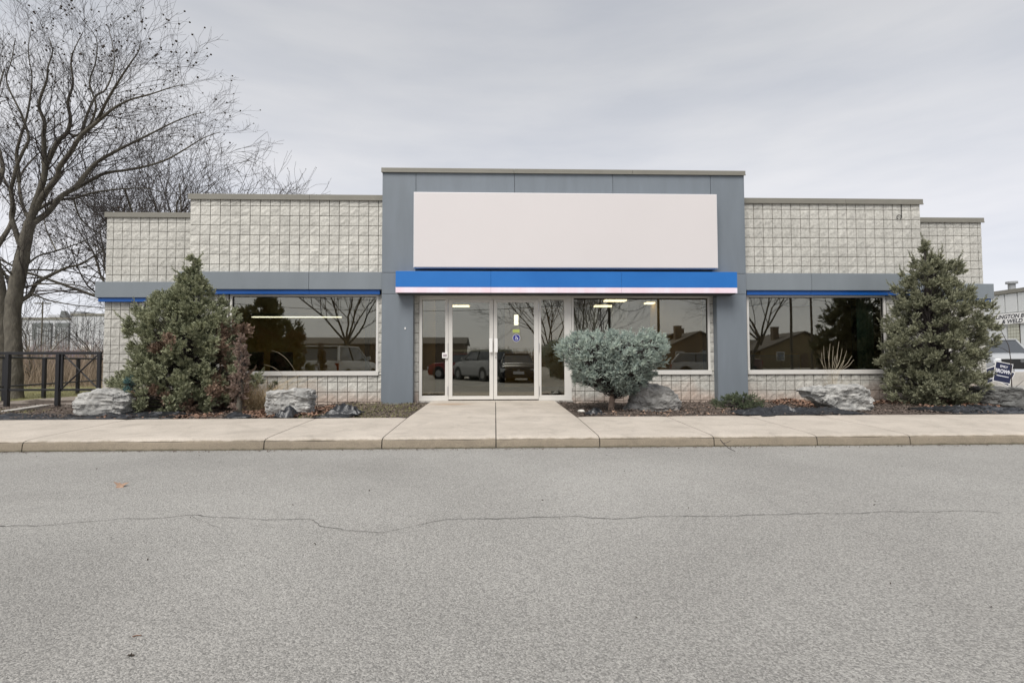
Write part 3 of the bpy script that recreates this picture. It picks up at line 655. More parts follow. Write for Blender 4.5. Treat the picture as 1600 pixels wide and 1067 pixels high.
iw = MB(); iw.box(11.05, 15.1, 4.3, 4.4, .012, 1.0).box(11.55, 11.75, 2.3, 2.5, .012, 2.55).box(12.7, 12.95, 3.6, 3.8, .012, 2.55); iw.build('partition', M['int_grey'], BL)
MB().box(X(570, .9), X(576, .9), .9, 1.0, .012, 2.55).build('interior_post', M['black'], BL)
pts = [(720, 469, 1.3), (718, 478, 3.0), (961, 469.5, 1.3), (944, 478, 3.0), (1024, 473.5, 2.0)]
for x, yv, dpt in pts:
    v = ray(x, yv); t_ = (2.54 - CAM.z) / v.z; p = CAM + v * t_
    MB().box(p.x - .3, p.x + .3, p.y - .15, p.y + .15, 2.515, 2.548, .004).build('ceiling_light', M['lamp'], None, label={720: 'lit ceiling panel nearest the glass, behind the left door', 718: 'lit ceiling panel deeper in the lobby behind the left door', 961: 'long lit ceiling panel at the top of the window by the blue spruce', 944: 'small lit ceiling panel below the long one, above the blue spruce', 1024: 'lone lit ceiling panel near the middle of the centre window'}[x], cat='ceiling light', group='lit ceiling lights seen through the glass')
pv = at(806.6, 500, 2.6)
pn = empty('pendant_lamp', (pv.x, 2.6, pv.z), label='glowing white tube pendant lamp seen through the right door above the access sticker', cat='lamp')
MB().cyl((0, 0, -.13), (0, 0, .13), .055, 18).build('lamp_shade', M['stripglow'], pn); MB().cyl((0, 0, .13), (0, 0, 2.55 - pv.z), .005, 6).build('cord', M['black'], pn)
a_, b_ = at(394, 495.5, 2.0), at(534, 495.5, 2.0)
ln = empty('linear_lamp', ((a_.x + b_.x) / 2, 2.0, a_.z), label='long thin white strip lamp under a black housing in the left window', cat='lamp')
hw = (b_.x - a_.x) / 2
MB().box(-hw, hw, -.06, .06, .012, .09, .004).build('housing', M['black'], ln); MB().box(-hw + .01, hw - .01, -.05, .05, -.008, .011).build('diffuser', M['stripglow'], ln)
for s_ in (-.8, .8): MB().cyl((s_ * hw, 0, .09), (s_ * hw, 0, 2.55 - a_.z), .003, 6).build('cord', M['black'], ln)
def office_chair(x, y, rz, lab):
    c = empty('office_chair', (x, y, .012), rz, lab, 'chair', 'black office chairs behind the left window')
    MB().box(-.24, .24, -.24, .24, .44, .51, .03).build('seat', M['black'], c, 40)
    t = MB(); t.box(-.23, .23, .22, .28, .58, 1.02, .028); t.build('backrest', M['black'], c, 40)
    MB().box(-.03, .03, .24, .30, .40, .62, .005).build('back_support', M['black'], c)
    MB().cyl((0, 0, .1), (0, 0, .44), .025, 10).build('gas_lift', M['alu'], c)
    for i in range(5):
        a = 2 * math.pi * i / 5
        l_ = MB().cyl((0, 0, .11), (.28 * math.cos(a), .28 * math.sin(a), .07), .018, 8).build('leg', M['black'], c)
        MB().cyl((.28 * math.cos(a) - .012, .28 * math.sin(a), .03), (.28 * math.cos(a) + .012, .28 * math.sin(a), .03), .03, 10).build('caster', M['black'], l_)
    return c
p1, p2 = at(403, 570, 1.0), at(440, 570, 1.1)
office_chair(p1.x, 1.0, math.pi, 'black office chair in the left corner of the left window')
office_chair(p2.x, 1.15, math.pi + .3, 'black office chair right of the first, behind the arching grass plume in the left window')
sf_ = empty('armchair', (X(1330, 1.2), 1.5, .012), 0, 'dark red armchair low in the right window behind the dry grass plumes', 'armchair')
MB().box(-.45, .45, -.35, .35, .1, .42, .04).build('seat', M['maroon'], sf_, 40); MB().box(-.45, .45, .2, .38, .42, .85, .05).build('backrest', M['maroon'], sf_, 40)
for s_ in (-1, 1):
    MB().box(s_ * .5 - .06, s_ * .5 + .06, -.35, .35, .1, .6, .04).build('armrest', M['maroon'], sf_, 40)
    for q in (-.28, .28): MB().cyl((s_ * .4, q, 0), (s_ * .4, q, .1), .025, 8).build('leg', M['black'], sf_)
def curtain(x0, x1, y, lab):
    n = 60; V, F = [], []
    for i in range(n + 1):
        x = x0 + (x1 - x0) * i / n; d = .035 * math.sin(i * 1.05) + .015 * math.sin(i * .41)
        V += [(x, y + d, .08), (x, y + d * .7, 2.4)]
    F = [(2 * i, 2 * i + 2, 2 * i + 3, 2 * i + 1) for i in range(n)]
    o = link('curtain', np_mesh('curtain', V, F, True), M['curtain'], None, label=lab, cat='curtain'); o.modifiers.new('s', 'SOLIDIFY').thickness = .004
curtain(X(1352), X(1376), .22, 'teal curtain hanging inside the right end of the right window')
curtain(X(1168), X(1178), .22, 'teal curtain strip hanging inside the left end of the right window')

# ------------------------------------------------------------------ plants and stones
def frames(D):
    D = D / np.linalg.norm(D, axis=1, keepdims=True)
    up = np.where(np.abs(D[:, 2:3]) > .9, np.array([[1., 0, 0]]), np.array([[0, 0, 1.]]))
    A = np.cross(up, D); A /= np.linalg.norm(A, axis=1, keepdims=True); B = np.cross(D, A)
    return A, B, D
def scatter(proto, P, D, S, spin=None):
    """instances of a prototype (T,3,3 triangles, +Z forward) at P along D scaled by S -> verts, faces"""
    n = len(P); A, B, C = frames(D); th = RS.rand(n) * 2 * math.pi if spin is None else spin
    c, s = np.cos(th)[:, None], np.sin(th)[:, None]; A2 = A * c + B * s; B2 = -A * s + B * c
    pr = proto.reshape(-1, 3)
    V = P[:, None, :] + S[:, None, None] * (pr[None, :, 0:1] * A2[:, None, :] + pr[None, :, 1:2] * B2[:, None, :] + pr[None, :, 2:3] * C[:, None, :])
    V = V.reshape(-1, 3); return V, np.arange(len(V)).reshape(-1, 3)
def spray_proto(seed, n=32, L=.095, w=.0062, leaf=.030, bend=.6):
    """feathery branchlet: thin scale-leaf sprigs round a stem"""
    rr = np.random.RandomState(seed); T = []
    for i in range(n):
        t = (i + .5) / n; z = L * t * .9; a = rr.rand() * 6.283; out = bend + rr.rand() * .5
        d = np.array([math.cos(a) * out, math.sin(a) * out, 1.0]); d /= np.linalg.norm(d)
        l = leaf * (1.25 - .6 * t) * (.7 + .6 * rr.rand()); p = np.array([0, 0, z]); e_ = np.cross(d, rr.randn(3)); e_ /= np.linalg.norm(e_)
        T.append([p - e_ * w / 2, p + e_ * w / 2, p + d * l]); 
        T.append([p + d * l * .35 - e_ * w * .1, p + d * l * .35 + e_ * w * 1.1, p + d * l * 1.1 + e_ * w * .8])
    return np.array(T)
def needle_proto(seed, n=38, L=.058, nl=.016, w=.0048):
    rr = np.random.RandomState(seed); T = []
    for i in range(n):
        t = (i + .5) / n; a = i * 2.4; d = np.array([math.cos(a), math.sin(a), .75 + .5 * t]); d /= np.linalg.norm(d)
        p = np.array([0, 0, L * t]); e_ = np.cross(d, [0, 0, 1]); e_ /= np.linalg.norm(e_); l = nl * (.8 + .4 * rr.rand())
        T.append([p - e_ * w / 2, p + e_ * w / 2, p + d * l])
    return np.array(T)
def tubes(lines, sides=5):
    VV, FF, n0 = [], [], 0
    ang = np.arange(sides) * 2 * math.pi / sides; ca, sa = np.cos(ang), np.sin(ang)
    for P, r in lines:
        P = np.asarray(P, float); r = np.asarray(r, float); n = len(P)
        if n < 2: continue
        D = np.gradient(P, axis=0); D /= np.maximum(np.linalg.norm(D, axis=1, keepdims=True), 1e-9)
        ref = np.array([0.31, .95, .05]) if abs(D[0] @ np.array([0.31, .95, .05])) < .8 else np.array([1., 0, .1])
        A = np.cross(D, ref); A /= np.maximum(np.linalg.norm(A, axis=1, keepdims=True), 1e-9); B = np.cross(D, A)
        V = P[:, None, :] + r[:, None, None] * (A[:, None, :] * ca[None, :, None] + B[:, None, :] * sa[None, :, None])
        VV.append(V.reshape(-1, 3))
        i = np.arange(n - 1)[:, None] * sides; j = np.arange(sides)[None, :]; j2 = (j + 1) % sides
        FF.append(np.stack([i + j, i + j2, i + sides + j2, i + sides + j], -1).reshape(-1, 4) + n0); n0 += n * sides
    return np.concatenate(VV), np.concatenate(FF)

SPR = [spray_proto(s) for s in range(4)]; NDL = [needle_proto(s) for s in range(3)]
def noise3(p, f, s=0): return mnoise.noise(Vector((p[0] * f + s, p[1] * f, p[2] * f)))
def shrub(name, label, cat, prof, Y, nclump, nspray, protos, m, seed, up=.6, cs=.11, size=1.0, dead=None, group=None, shell=.7, stem=None, depth=.85, dr=.5, core=M['twig'], wig=.15, ragged=.16, shoots=0, shl=.14, shup=.35):
    rr = np.random.RandomState(seed); prof = sorted(prof, key=lambda q: -q[0])   # bottom first (largest py)
    rows = []
    for py, xl, xr in prof:
        a, b = at(xl, py, Y), at(xr, py, Y); rows.append((a.z, a.x, b.x))
    z = np.array([q[0] for q in rows]); xl = np.array([q[1] for q in rows]); xr = np.array([q[2] for q in rows])
    wid = (xr - xl); zz = np.linspace(z[0], z[-1], 60); ww = np.interp(zz, z, wid); pz = ww ** 1.15; pz /= pz.sum()
    cz = rr.choice(zz, nclump, p=pz) + rr.uniform(-.02, .02, nclump); th = rr.rand(nclump) * 6.283
    q = shell + (1 - shell) * rr.rand(nclump) ** .6
    q = np.where(rr.rand(nclump) < .25, rr.rand(nclump) * shell, q)
    hx = np.interp(cz, z, wid) / 2; cx = (np.interp(cz, z, xl) + np.interp(cz, z, xr)) / 2
    hx = np.maximum(hx * .97 - cs * 1.7, hx * .28)
    hx = hx * (1 + np.array([ragged * mnoise.noise(Vector((math.cos(a) * 2.2, math.sin(a) * 2.2 + seed, zc * 3.5))) * 2 for a, zc in zip(th, cz)])); q = q * np.where(rr.rand(nclump) < .1, 1.12, 1); hy = np.minimum(hx, .95) * depth
    C = np.stack([cx + hx * np.cos(th) * q, Y + hy * np.sin(th) * q, cz], 1)
    O = np.stack([np.cos(th) * .9, np.sin(th) * .9, np.full(nclump, up) + .5 * (cz - z[0]) / (z[-1] - z[0])], 1)
    root = empty(name, (C[:, 0].mean(), Y, z[0]), 0, label, cat, group)
    off = np.array(root.location)
    sets = {'foliage': ([], [], 0)}; tris = {'foliage': [], 'dead_foliage': []}
    for i in range(nclump):
        k = max(3, int(nspray * (.6 + .8 * rr.rand())))
        c_ = cs * (.6 + .7 * rr.rand()) * min(1, .35 + hx[i] / .25)
        dv = rr.randn(k, 3); dv /= np.linalg.norm(dv, axis=1, keepdims=True)
        P = C[i] + dv * c_ * rr.rand(k, 1) ** .5 * .8; D = O[i] * 1.0 + dv * .9 + rr.randn(k, 3) * wig
        S = size * (.75 + .5 * rr.rand(k))
        key = 'dead_foliage' if dead and dead(C[i]) else 'foliage'
        V, _ = scatter(protos[i % len(protos)], P - off, D, S); tris[key].append(V)
    for i in rr.choice(nclump, shoots, replace=False) if shoots else ():
        d = O[i] / np.linalg.norm(O[i]) + rr.randn(3) * .22 + np.array([0, 0, shup]); d /= np.linalg.norm(d); ln = shl * (.5 + rr.rand()); k = max(5, int(ln / .022))
        t = np.linspace(0, 1, k)[:, None]; P = C[i] + d * (.05 + ln * t) + np.array([0, 0, 1]) * (t ** 2) * ln * .15; S = size * (.95 - .45 * t[:, 0])
        key = 'dead_foliage' if dead and dead(C[i]) else 'foliage'
        V, _ = scatter(protos[i % len(protos)], P - off, np.repeat(d[None], k, 0) + rr.randn(k, 3) * .28, S); tris[key].append(V)
    for key, m_ in (('foliage', m), ('dead_foliage', M['deadfol'])):
        if tris[key]:
            V = np.concatenate(tris[key]); link(key, np_mesh(key, V, np.arange(len(V)).reshape(-1, 3)), m_, root)
    # woody skeleton
    base = np.array([stem[0] if stem else C[:, 0].mean(), Y, -.05]); top = np.array([(xl[-1] + xr[-1]) / 2, Y, z[-1] - .12]); lines = []
    for i in range(nclump):
        tz = min(max((C[i, 2] - base[2]) * .72, .02), top[2] - base[2]); f = tz / (top[2] - base[2]); s0 = base + (top - base) * f
        mid = (s0 + C[i]) / 2 + rr.randn(3) * .03 + np.array([0, 0, -.03]); lines.append((np.array([s0, mid, C[i]]) - off, (.009, .006, .003)))
    V, F = tubes(lines, 4); link('branches', np_mesh('branches', V, F, True), core, root)
    r0 = stem[1] if stem else .05
    n = 9; T = np.array([base + (top - base) * t + rr.randn(3) * .012 * (0 < t < 1) for t in np.linspace(0, 1, n)]) - off
    V, F = tubes([(T, np.linspace(r0, .008, n))], 10); link('trunk', np_mesh('trunk', V, F, True), M['bark_pale'] if stem else M['bark'], root)
    return root

PJ = [(640, 212, 380), (625, 190, 388), (610, 184, 390), (590, 192, 390), (565, 212, 384), (540, 212, 382), (515, 214, 376), (495, 218, 368), (478, 226, 350), (464, 240, 344), (450, 268, 334), (438, 280, 326), (426, 288, 318), (414, 294, 312), (402, 299, 307)]
def deadL(p):
    q = cam_px(p); return (q[0] > 335 and q[1] > 505 and noise3(p, 3.1, 2) > -.05) or (238 < q[0] < 268 and 525 < q[1] < 580 and noise3(p, 6, 5) > 0) or (q[1] > 608 and noise3(p, 5, 8) > .12)
def cam_px(p):
    v = CR.transposed() @ (Vector(p) - CAM); return 800 + FPX * v.x / -v.z, 533.5 - FPX * v.y / -v.z
shrub('juniper_shrub', 'tall grey-green juniper with rust-brown dead side, left of the left window', 'shrub', PJ, -1.45, 700, 22, SPR, M['juniper'], 3, up=.55, cs=.076, size=1.05, ragged=.26, wig=.2, shoots=230, dead=deadL)
PR_ = [(636, 1405, 1510), (622, 1388, 1522), (606, 1380, 1524), (588, 1376, 1520), (570, 1384, 1522), (550, 1392, 1538), (528, 1386, 1550), (505, 1386, 1548), (488, 1390, 1536), (472, 1396, 1522), (458, 1402, 1506), (444, 1406, 1500), (428, 1414, 1504), (416, 1424, 1496), (406, 1430, 1466), (396, 1434, 1458), (382, 1440, 1449)]
shrub('conifer_shrub', 'tall olive conifer with a thin pointed top in front of the right wing', 'shrub', PR_, -1.05, 600, 20, SPR, M['juniper2'], 5, up=.6, cs=.07, size=1.0, shell=.5, wig=.2, ragged=.28, shoots=260, shl=.16)
PG = [(614, 944, 996), (605, 930, 1008), (598, 896, 1020), (590, 888, 1024), (578, 884, 1028), (566, 878, 1034), (553, 868, 1042), (544, 866, 1044), (538, 868, 1044), (533, 874, 1042), (528, 882, 1036), (522, 892, 1028)]
g0 = at(955, 640, -1.75)
shrub('blue_spruce_standard', 'pale blue spruce clipped to a flat dome on a short trunk beside the doors', 'shrub', PG, -1.75, 1150, 13, NDL, M['bluespruce'], 8, up=.35, cs=.040, size=1.0, shell=.84, ragged=.11, shoots=170, shl=.07, shup=.25, stem=(g0.x, .055), depth=.95, wig=.05)
PT = [(636, 190, 216), (625, 186, 216), (612, 190, 214), (600, 192, 212), (590, 198, 208)]
shrub('young_spruce', 'small teal spruce in a black pot between the grey boulder and the juniper', 'shrub', PT, -2.2, 60, 10, NDL, M['teal'], 9, cs=.05, size=.8, depth=1.0)
pp = at(201, 640, -2.2)
PTp = MB().cyl((pp.x, -2.2, -.06), (pp.x, -2.2, .14), .10, 18, .13).build('plant_pot', M['black'], None, 40, label='black plastic pot under the small teal spruce', cat='pot')
PGc = [(637, 1110, 1180), (630, 1108, 1192), (622, 1125, 1190), (616, 1148, 1176)]
shrub('groundcover_juniper', 'low spreading green juniper at the foot of the right grey pilaster', 'shrub', PGc, -1.7, 90, 12, SPR, M['ground_fol'], 10, cs=.06, size=.5, up=.3, depth=1.3)
shrub('groundcover_juniper', 'little dark green sprig on the soil under the left window behind the square boulder', 'shrub', [(612, 418, 432), (606, 414, 434), (600, 424, 433), (596, 428, 433)], -1.2, 14, 8, SPR, M['ground_fol'], 12, cs=.035, size=.5)

# boulders: angular sedimentary blocks
def boulder(label, outline, Y, dep, m, seed, group='boulders in the planting beds', rough=.034):
    """outline in photo pixels traces the front; the stone gets real depth behind it"""
    pts = [at(x, y, Y) for x, y in outline]; c = sum(pts, Vector()) / len(pts)
    bm = bmesh.new(); rr = random.Random(seed)
    lay_ = [(-.5, .80), (-.42, .93), (-.15, 1.0), (.25, .97), (.5, .72)]
    rings = []
    for d, s_ in lay_:
        rings.append([bm.verts.new((c.x + (p.x - c.x) * s_, Y + dep * (d + .5) + rr.uniform(-.02, .02), c.z + (p.z - c.z) * (s_ if p.z > c.z else 1))) for p in pts])
    n = len(pts)
    for a, b in zip(rings[:-1], rings[1:]):
        for i in range(n): bm.faces.new((a[i], a[(i + 1) % n], b[(i + 1) % n], b[i]))
    bm.faces.new(rings[0]); bm.faces.new(rings[-1][::-1])
    bmesh.ops.recalc_face_normals(bm, faces=bm.faces); bmesh.ops.triangulate(bm, faces=bm.faces)
    bmesh.ops.subdivide_edges(bm, edges=bm.edges[:], cuts=3, use_grid_fill=True)
    bmesh.ops.triangulate(bm, faces=bm.faces)
    bmesh.ops.subdivide_edges(bm, edges=bm.edges[:], cuts=2)
    bmesh.ops.triangulate(bm, faces=bm.faces)
    bm.normal_update()
    off = Vector((seed * 7.3, 0, 0))
    mv = []
    for v in bm.verts:
        p = v.co * 1.0; q = Vector((p.x * 4, p.y * 4, p.z * 13 + p.x * 1.5)) + off
        st = mnoise.fractal(q, .7, 2.1, 5); lg = mnoise.noise(p * 3.2 + off); ce = mnoise.cell(Vector((p.x * 5, p.y * 5, p.z * 9)) + off)
        mv.append(v.normal * (rough * .95 * st + rough * 1.1 * lg + rough * .6 * ce))
    for v, d in zip(bm.verts, mv): v.co += d
    me = bpy.data.meshes.new('boulder'); bm.to_mesh(me); bm.free()
    me.transform(Matrix.Translation(-Vector((c.x, Y, 0))))
    o = link('boulder', me, m, None, label=label, cat='boulder', group=group); o.location = (c.x, Y, 0)
    return o
boulder('pale grey pitted boulder at the left end of the bed near the fence', [(112, 648), (111, 628), (116, 616), (140, 611.5), (172, 612), (190, 616), (191, 632), (187, 648)], -2.55, .55, M['rock'], 1)
boulder('squarish pale grey boulder below the left window beside dry grass', [(412, 649), (411, 628), (414, 612), (440, 609.5), (481, 610), (482, 630), (480, 648)], -2.5, .45, M['rock'], 2)
boulder('dark grey layered boulder right of the blue spruce trunk', [(981, 641), (989, 628), (991, 612), (998, 603.5), (1030, 604), (1058, 611), (1066, 622), (1071, 634), (1066, 641), (1020, 643)], -1.95, .55, M['rock_mid'], 3)
boulder('long pale boulder with an overhanging pointed left end below the right window', [(1263, 610.5), (1290, 606), (1325, 602), (1352, 601), (1364, 610), (1372, 626), (1373, 641), (1345, 643), (1310, 641), (1290, 630), (1272, 620)], -2.05, .55, M['rock'], 4)
boulder('dark boulder half hidden at the right end of the bed below the yard sign', [(1548, 637), (1549, 618), (1556, 607), (1580, 604), (1606, 608), (1625, 615), (1630, 637)], -1.6, .6, M['rock_dark'], 5)
boulder('small flat dark stone on the mulch in the right-hand bed near the photo edge', [(1590, 641), (1588, 634), (1596, 629), (1612, 631), (1615, 641)], -2.3, .3, M['rock_dark'], 6, rough=.015)
ws = at(906, 638, -2.1)
t = bmesh.new(); bmesh.ops.create_icosphere(t, subdivisions=3, radius=.055)
for v in t.verts: v.co = Vector((v.co.x * 1.1, v.co.y * .8, v.co.z * .5)) * (1 + .12 * mnoise.noise(v.co * 25))
me = bpy.data.meshes.new('stone'); t.to_mesh(me); t.free(); so_ = link('stone', me, M['stone_white'], None, label='small white stone on the mulch at the corner of the entrance walk', cat='stone'); so_.location = (ws.x, -2.25, .0)
bk = at(922, 643, -2.4)

# crumpled black landscape fabric
def tarp(label, x0, x1, y0, y1, h, seed, z=-.012, name='landscape_fabric'):
    nx, ny = max(20, int((x1 - x0) / .03)), max(12, int((y1 - y0) / .03)); V = []
    for j in range(ny + 1):
        for i in range(nx + 1):
            u, v = i / nx, j / ny; x = x0 + (x1 - x0) * u; y = y0 + (y1 - y0) * v
            q = Vector((x * 4.5 + seed + y * 1.5, y * 9, seed)); rd = mnoise.ridged_multi_fractal(q, .9, 2.2, 5, 1.0, 2.0)
            ed = min(1, 6 * min(u, 1 - u), 6 * min(v, 1 - v)); jit = .05 * mnoise.noise(Vector((x * 6, y * 6, seed)))
            V.append((x + jit, y + jit * (1 if ed < 1 else .5), z + h * (.28 * max(0, rd - .5) + .62 * math.sin(u * math.pi) * math.sin(v * math.pi) * abs(mnoise.noise(Vector((x * 2, y * 2.5, seed + 3)))) * 2 + .25 * mnoise.noise(Vector((x * 14, y * 22, seed)))) * (.15 + .85 * ed)))
    F = [(j * (nx + 1) + i, j * (nx + 1) + i + 1, (j + 1) * (nx + 1) + i + 1, (j + 1) * (nx + 1) + i) for j in range(ny) for i in range(nx)]
    me = np_mesh(name, V, F, True); me.set_sharp_from_angle(angle=R(35))
    o = link(name, me, M['tarp'], None, label=label, cat='fabric', group='torn black landscape fabric in the beds')
    o.modifiers.new('s', 'SOLIDIFY').thickness = .004; return o
def tp(label, pa, pb, h, seed): # pa=(px left, py near) pb=(px right, py far)
    a = on(pa[0], pa[1], -.02); b = on(pb[0], pb[1], -.02); c = on(pb[0], pa[1], -.02)
    tarp(label, a.x, max(b.x, c.x), a.y, b.y, h, seed)
tarp('flat dusty black fabric strip along the sidewalk at the left edge', on(-60, 652, 0).x, on(118, 652, 0).x, -2.93, -2.25, .06, 1)
tarp('wrinkled black fabric around the small teal spruce beside the first boulder', on(112, 652, 0).x, on(270, 652, 0).x, -2.93, -2.2, .12, 2)
tarp('low black fabric edge in front of the left juniper', on(345, 652, 0).x, on(385, 652, 0).x, -2.93, -2.65, .12, 7)
tarp('black fabric lump against the front of the squarish boulder', on(420, 652, 0).x, on(455, 652, 0).x, -2.92, -2.58, .22, 3)
tarp('bunched black fabric heap left of the left grey pilaster', on(512, 645, 0).x, on(566, 645, 0).x, -2.6, -2.1, .26, 4)
tarp('thin black fabric scrap on the soil between boulder and left pilaster', on(484, 652, 0).x, on(540, 652, 0).x, -2.92, -2.6, .07, 12)
tarp('black fabric sheet with raised folds in front of the ground-cover juniper', on(1172, 650, 0).x, on(1262, 650, 0).x, -2.9, -2.35, .13, 5)
tarp('black fabric folds under the long pale boulder', on(1200, 650, 0).x, on(1395, 650, 0).x, -2.85, -2.05, .13, 6)
tarp('wide wrinkled black fabric at the right end of the bed', on(1515, 648, 0).x, on(1680, 648, 0).x, -2.9, -1.9, .14, 8)
tarp('small dark fabric corner beside the blue spruce trunk', on(917, 646, 0).x, on(945, 646, 0).x, -2.75, -2.45, .15, 9)
sv = on(1212, 652, 0); tarp('torn fabric tab lapping over the sidewalk edge', sv.x - .02, sv.x + .16, -3.05, -2.86, .05, 10, z=-.012)

# leaf litter, mulch chips
def quadleaf(P, size, m, name, parent=None, **k):
    n = len(P); N = RS.randn(n, 3) * .45 + np.array([0, 0, 1]); A, B, C = frames(N); th = RS.rand(n) * 6.28
    c, s = np.cos(th)[:, None], np.sin(th)[:, None]; A2 = A * c + B * s; B2 = B * c - A * s; S = size * (.6 + .8 * RS.rand(n, 1))
    V = np.stack([P - A2 * S, P - B2 * S * .5 + C * S * .25, P + A2 * S * 1.1, P + B2 * S * .55 + C * S * .3], 1).reshape(-1, 3)
    i = np.arange(n)[:, None] * 4; F = np.concatenate([i + np.array([[0, 1, 3]]), i + np.array([[1, 2, 3]])])
    return link(name, np_mesh(name, V, F), m, parent, **k)
def gz(x, y): return -.035 + .05 * mnoise.fractal(Vector((x * 1.7, y * 1.7, 3.1)), .8, 2, 5)
def spots(n, x0, x1, y0, y1, dz=.012, keep=None):
    out = []
    while len(out) < n:
        x, y = random.uniform(x0, x1), random.uniform(y0, y1)
        if keep and not keep(x, y): continue
        out.append((x, y, gz(x, y) + dz + random.random() * .015))
    return np.array(out)
quadleaf(spots(9000, -3, ENTRY0 - .03, YB + .03, -.05), .018, M['chip'], 'mulch', kind='stuff', label='dark wood mulch covering the left bed', cat='mulch')
quadleaf(spots(12000, ENTRY1 + .03, 18.2, YB + .03, -.05), .018, M['chip'], 'mulch', kind='stuff', label='dark wood mulch covering the right bed', cat='mulch')
def nearw(x, y): return mnoise.noise(Vector((x * 1.1, y * 2, 9))) + (y + 1.2) * .35 > .05
quadleaf(spots(900, 2.2, 3.5, -2.8, -1.3, .03), .035, M['leaf'], 'fallen_leaves', kind='stuff', label='rust-brown fallen leaves beside the squarish boulder', cat='leaves')
quadleaf(spots(2600, 11.5, 17.8, -2.2, -.15, .03, nearw), .034, M['leaf'], 'fallen_leaves', kind='stuff', label='rust-brown fallen leaves along the wall under the right window', cat='leaves')
quadleaf(spots(400, .2, 2.0, -2.9, -2.2, .02), .028, M['leaf'], 'fallen_leaves', kind='stuff', label='brown leaves and needles under the left juniper', cat='leaves')
quadleaf(spots(140, 7.9, 10.2, -2.9, -1.6, .02), .024, M['leafpale'], 'fallen_leaves', kind='stuff', label='tan leaf scraps on the mulch near the blue spruce', cat='leaves')

# grasses
def blades(P, H, W, lean, curve, segs=4):
    n = len(P); a = RS.rand(n) * 6.28; Ld = np.stack([np.cos(a), np.sin(a), np.zeros(n)], 1) * (lean * (.3 + RS.rand(n)))[:, None]
    sd_ = np.stack([-np.sin(a + .8), np.cos(a + .8), np.zeros(n)], 1)
    V = []
    for k in range(segs + 1):
        t = k / segs; c = P + Ld * (t + curve * t * t)[..., None] * H[:, None] if False else P + Ld * H[:, None] * (t + curve * t * t) + np.array([0, 0, 1]) * H[:, None] * (t - .25 * curve * t * t)
        w = W * (1 - t) * .5 + W * .08
        V.append(c - sd_ * w[:, None]); V.append(c + sd_ * w[:, None])
    V = np.stack(V, 1).reshape(-1, 3); m_ = 2 * (segs + 1)
    i = np.arange(n)[:, None] * m_; F = np.concatenate([i + np.array([[2 * k, 2 * k + 2, 2 * k + 3, 2 * k + 1]]) for k in range(segs)])
    return V, F
def tuft(name, label, px, py, Y, n, h, r, plumes, m=M['straw'], lean=.5):
    b = at(px, py, Y); root = empty(name, (b.x, Y, -.03), 0, label, 'ornamental grass')
    P = np.stack([RS.randn(n) * r, RS.randn(n) * r, np.zeros(n)], 1)
    V, F = blades(P, h * (.4 + .7 * RS.rand(n)), np.full(n, .008), lean, .7); link('blades', np_mesh('blades', V, F), m, root, kind='stuff')
    for pts in plumes:     # each plume: pixel path base..tip
        W = [at(x, y, Y) - Vector(root.location) for x, y in pts]; W = np.array([tuple(w) for w in W])
        t = np.linspace(0, 1, 16); tt = np.linspace(0, 1, len(W)); Pp = np.stack([np.interp(t, tt, W[:, k]) for k in range(3)], 1)
        Pp[1:-1] = (Pp[:-2] + Pp[1:-1] * 2 + Pp[2:]) / 4
        rad = np.where(t < .35, .002, .002 + .0045 * np.sin(np.clip((t - .35) / .65, 0, 1) * math.pi * .92))
        V, F = tubes([(Pp, rad * .35 + .001)], 3)
        tri = np.concatenate([F[:, [0, 1, 2]], F[:, [0, 2, 3]]]); nn = 90; u = .38 + .62 * RS.rand(nn) ** .8; Q = np.stack([np.interp(u, np.linspace(0, 1, 16), Pp[:, k]) for k in range(3)], 1); Dq = np.stack([np.interp(u, np.linspace(0, 1, 16), np.gradient(Pp[:, k])) for k in range(3)], 1)
        V2, F2 = scatter(NDL[0][:6], Q - Dq / np.linalg.norm(Dq, axis=1, keepdims=True) * .01, Dq, .55 * (1.1 - .5 * u)); link('plume', np_mesh('plume', np.concatenate([V, V2]), np.concatenate([tri, F2 + len(V)])), M['plume'], root)
    return root
pls = []
for bx, tx, ty in ((1289, 1284, 551), (1292, 1287, 541), (1295, 1297, 537), (1298, 1294, 548), (1300, 1302, 541), (1302, 1311, 533), (1305, 1309, 552), (1306, 1316, 544), (1299, 1305, 556), (1308, 1323, 548), (1310, 1331, 556), (1312, 1334, 562), (1294, 1281, 559), (1309, 1319, 563), (1303, 1313, 560)):
    pls.append([(bx * .4 + 1302 * .6, 604), (bx, 580), ((bx + tx) / 2 + (tx - 1302) * .12, (580 + ty) / 2), (tx, ty)])
tuft('fountain_grass', 'dry ornamental grass with upright pale plumes behind the long boulder', 1302, 612, -1.0, 260, .62, .07, pls, m=M['plume'], lean=.3)
tuft('fountain_grass', 'dry arching grass clump with two long pale plumes right of the left juniper', 402, 640, -1.5, 420, .75, .13, [[(470, 618), (466, 596), (462, 580), (448, 560), (434, 550), (424, 547.5)], [(452, 612), (446, 594), (438, 581), (426, 573), (412, 569.5)]], lean=.75)
shrub('barberry_shrub', 'bare reddish twiggy bush at the right side of the left juniper', 'shrub', [(640, 352, 392), (600, 350, 396), (560, 356, 394), (525, 366, 390)], -2.0, 60, 9, SPR, mat('reddish_twiggy', (.16, .10, .08), .9, col2=(.42, .33, .27), vscale=20), 21, cs=.07, size=.8, wig=.5)

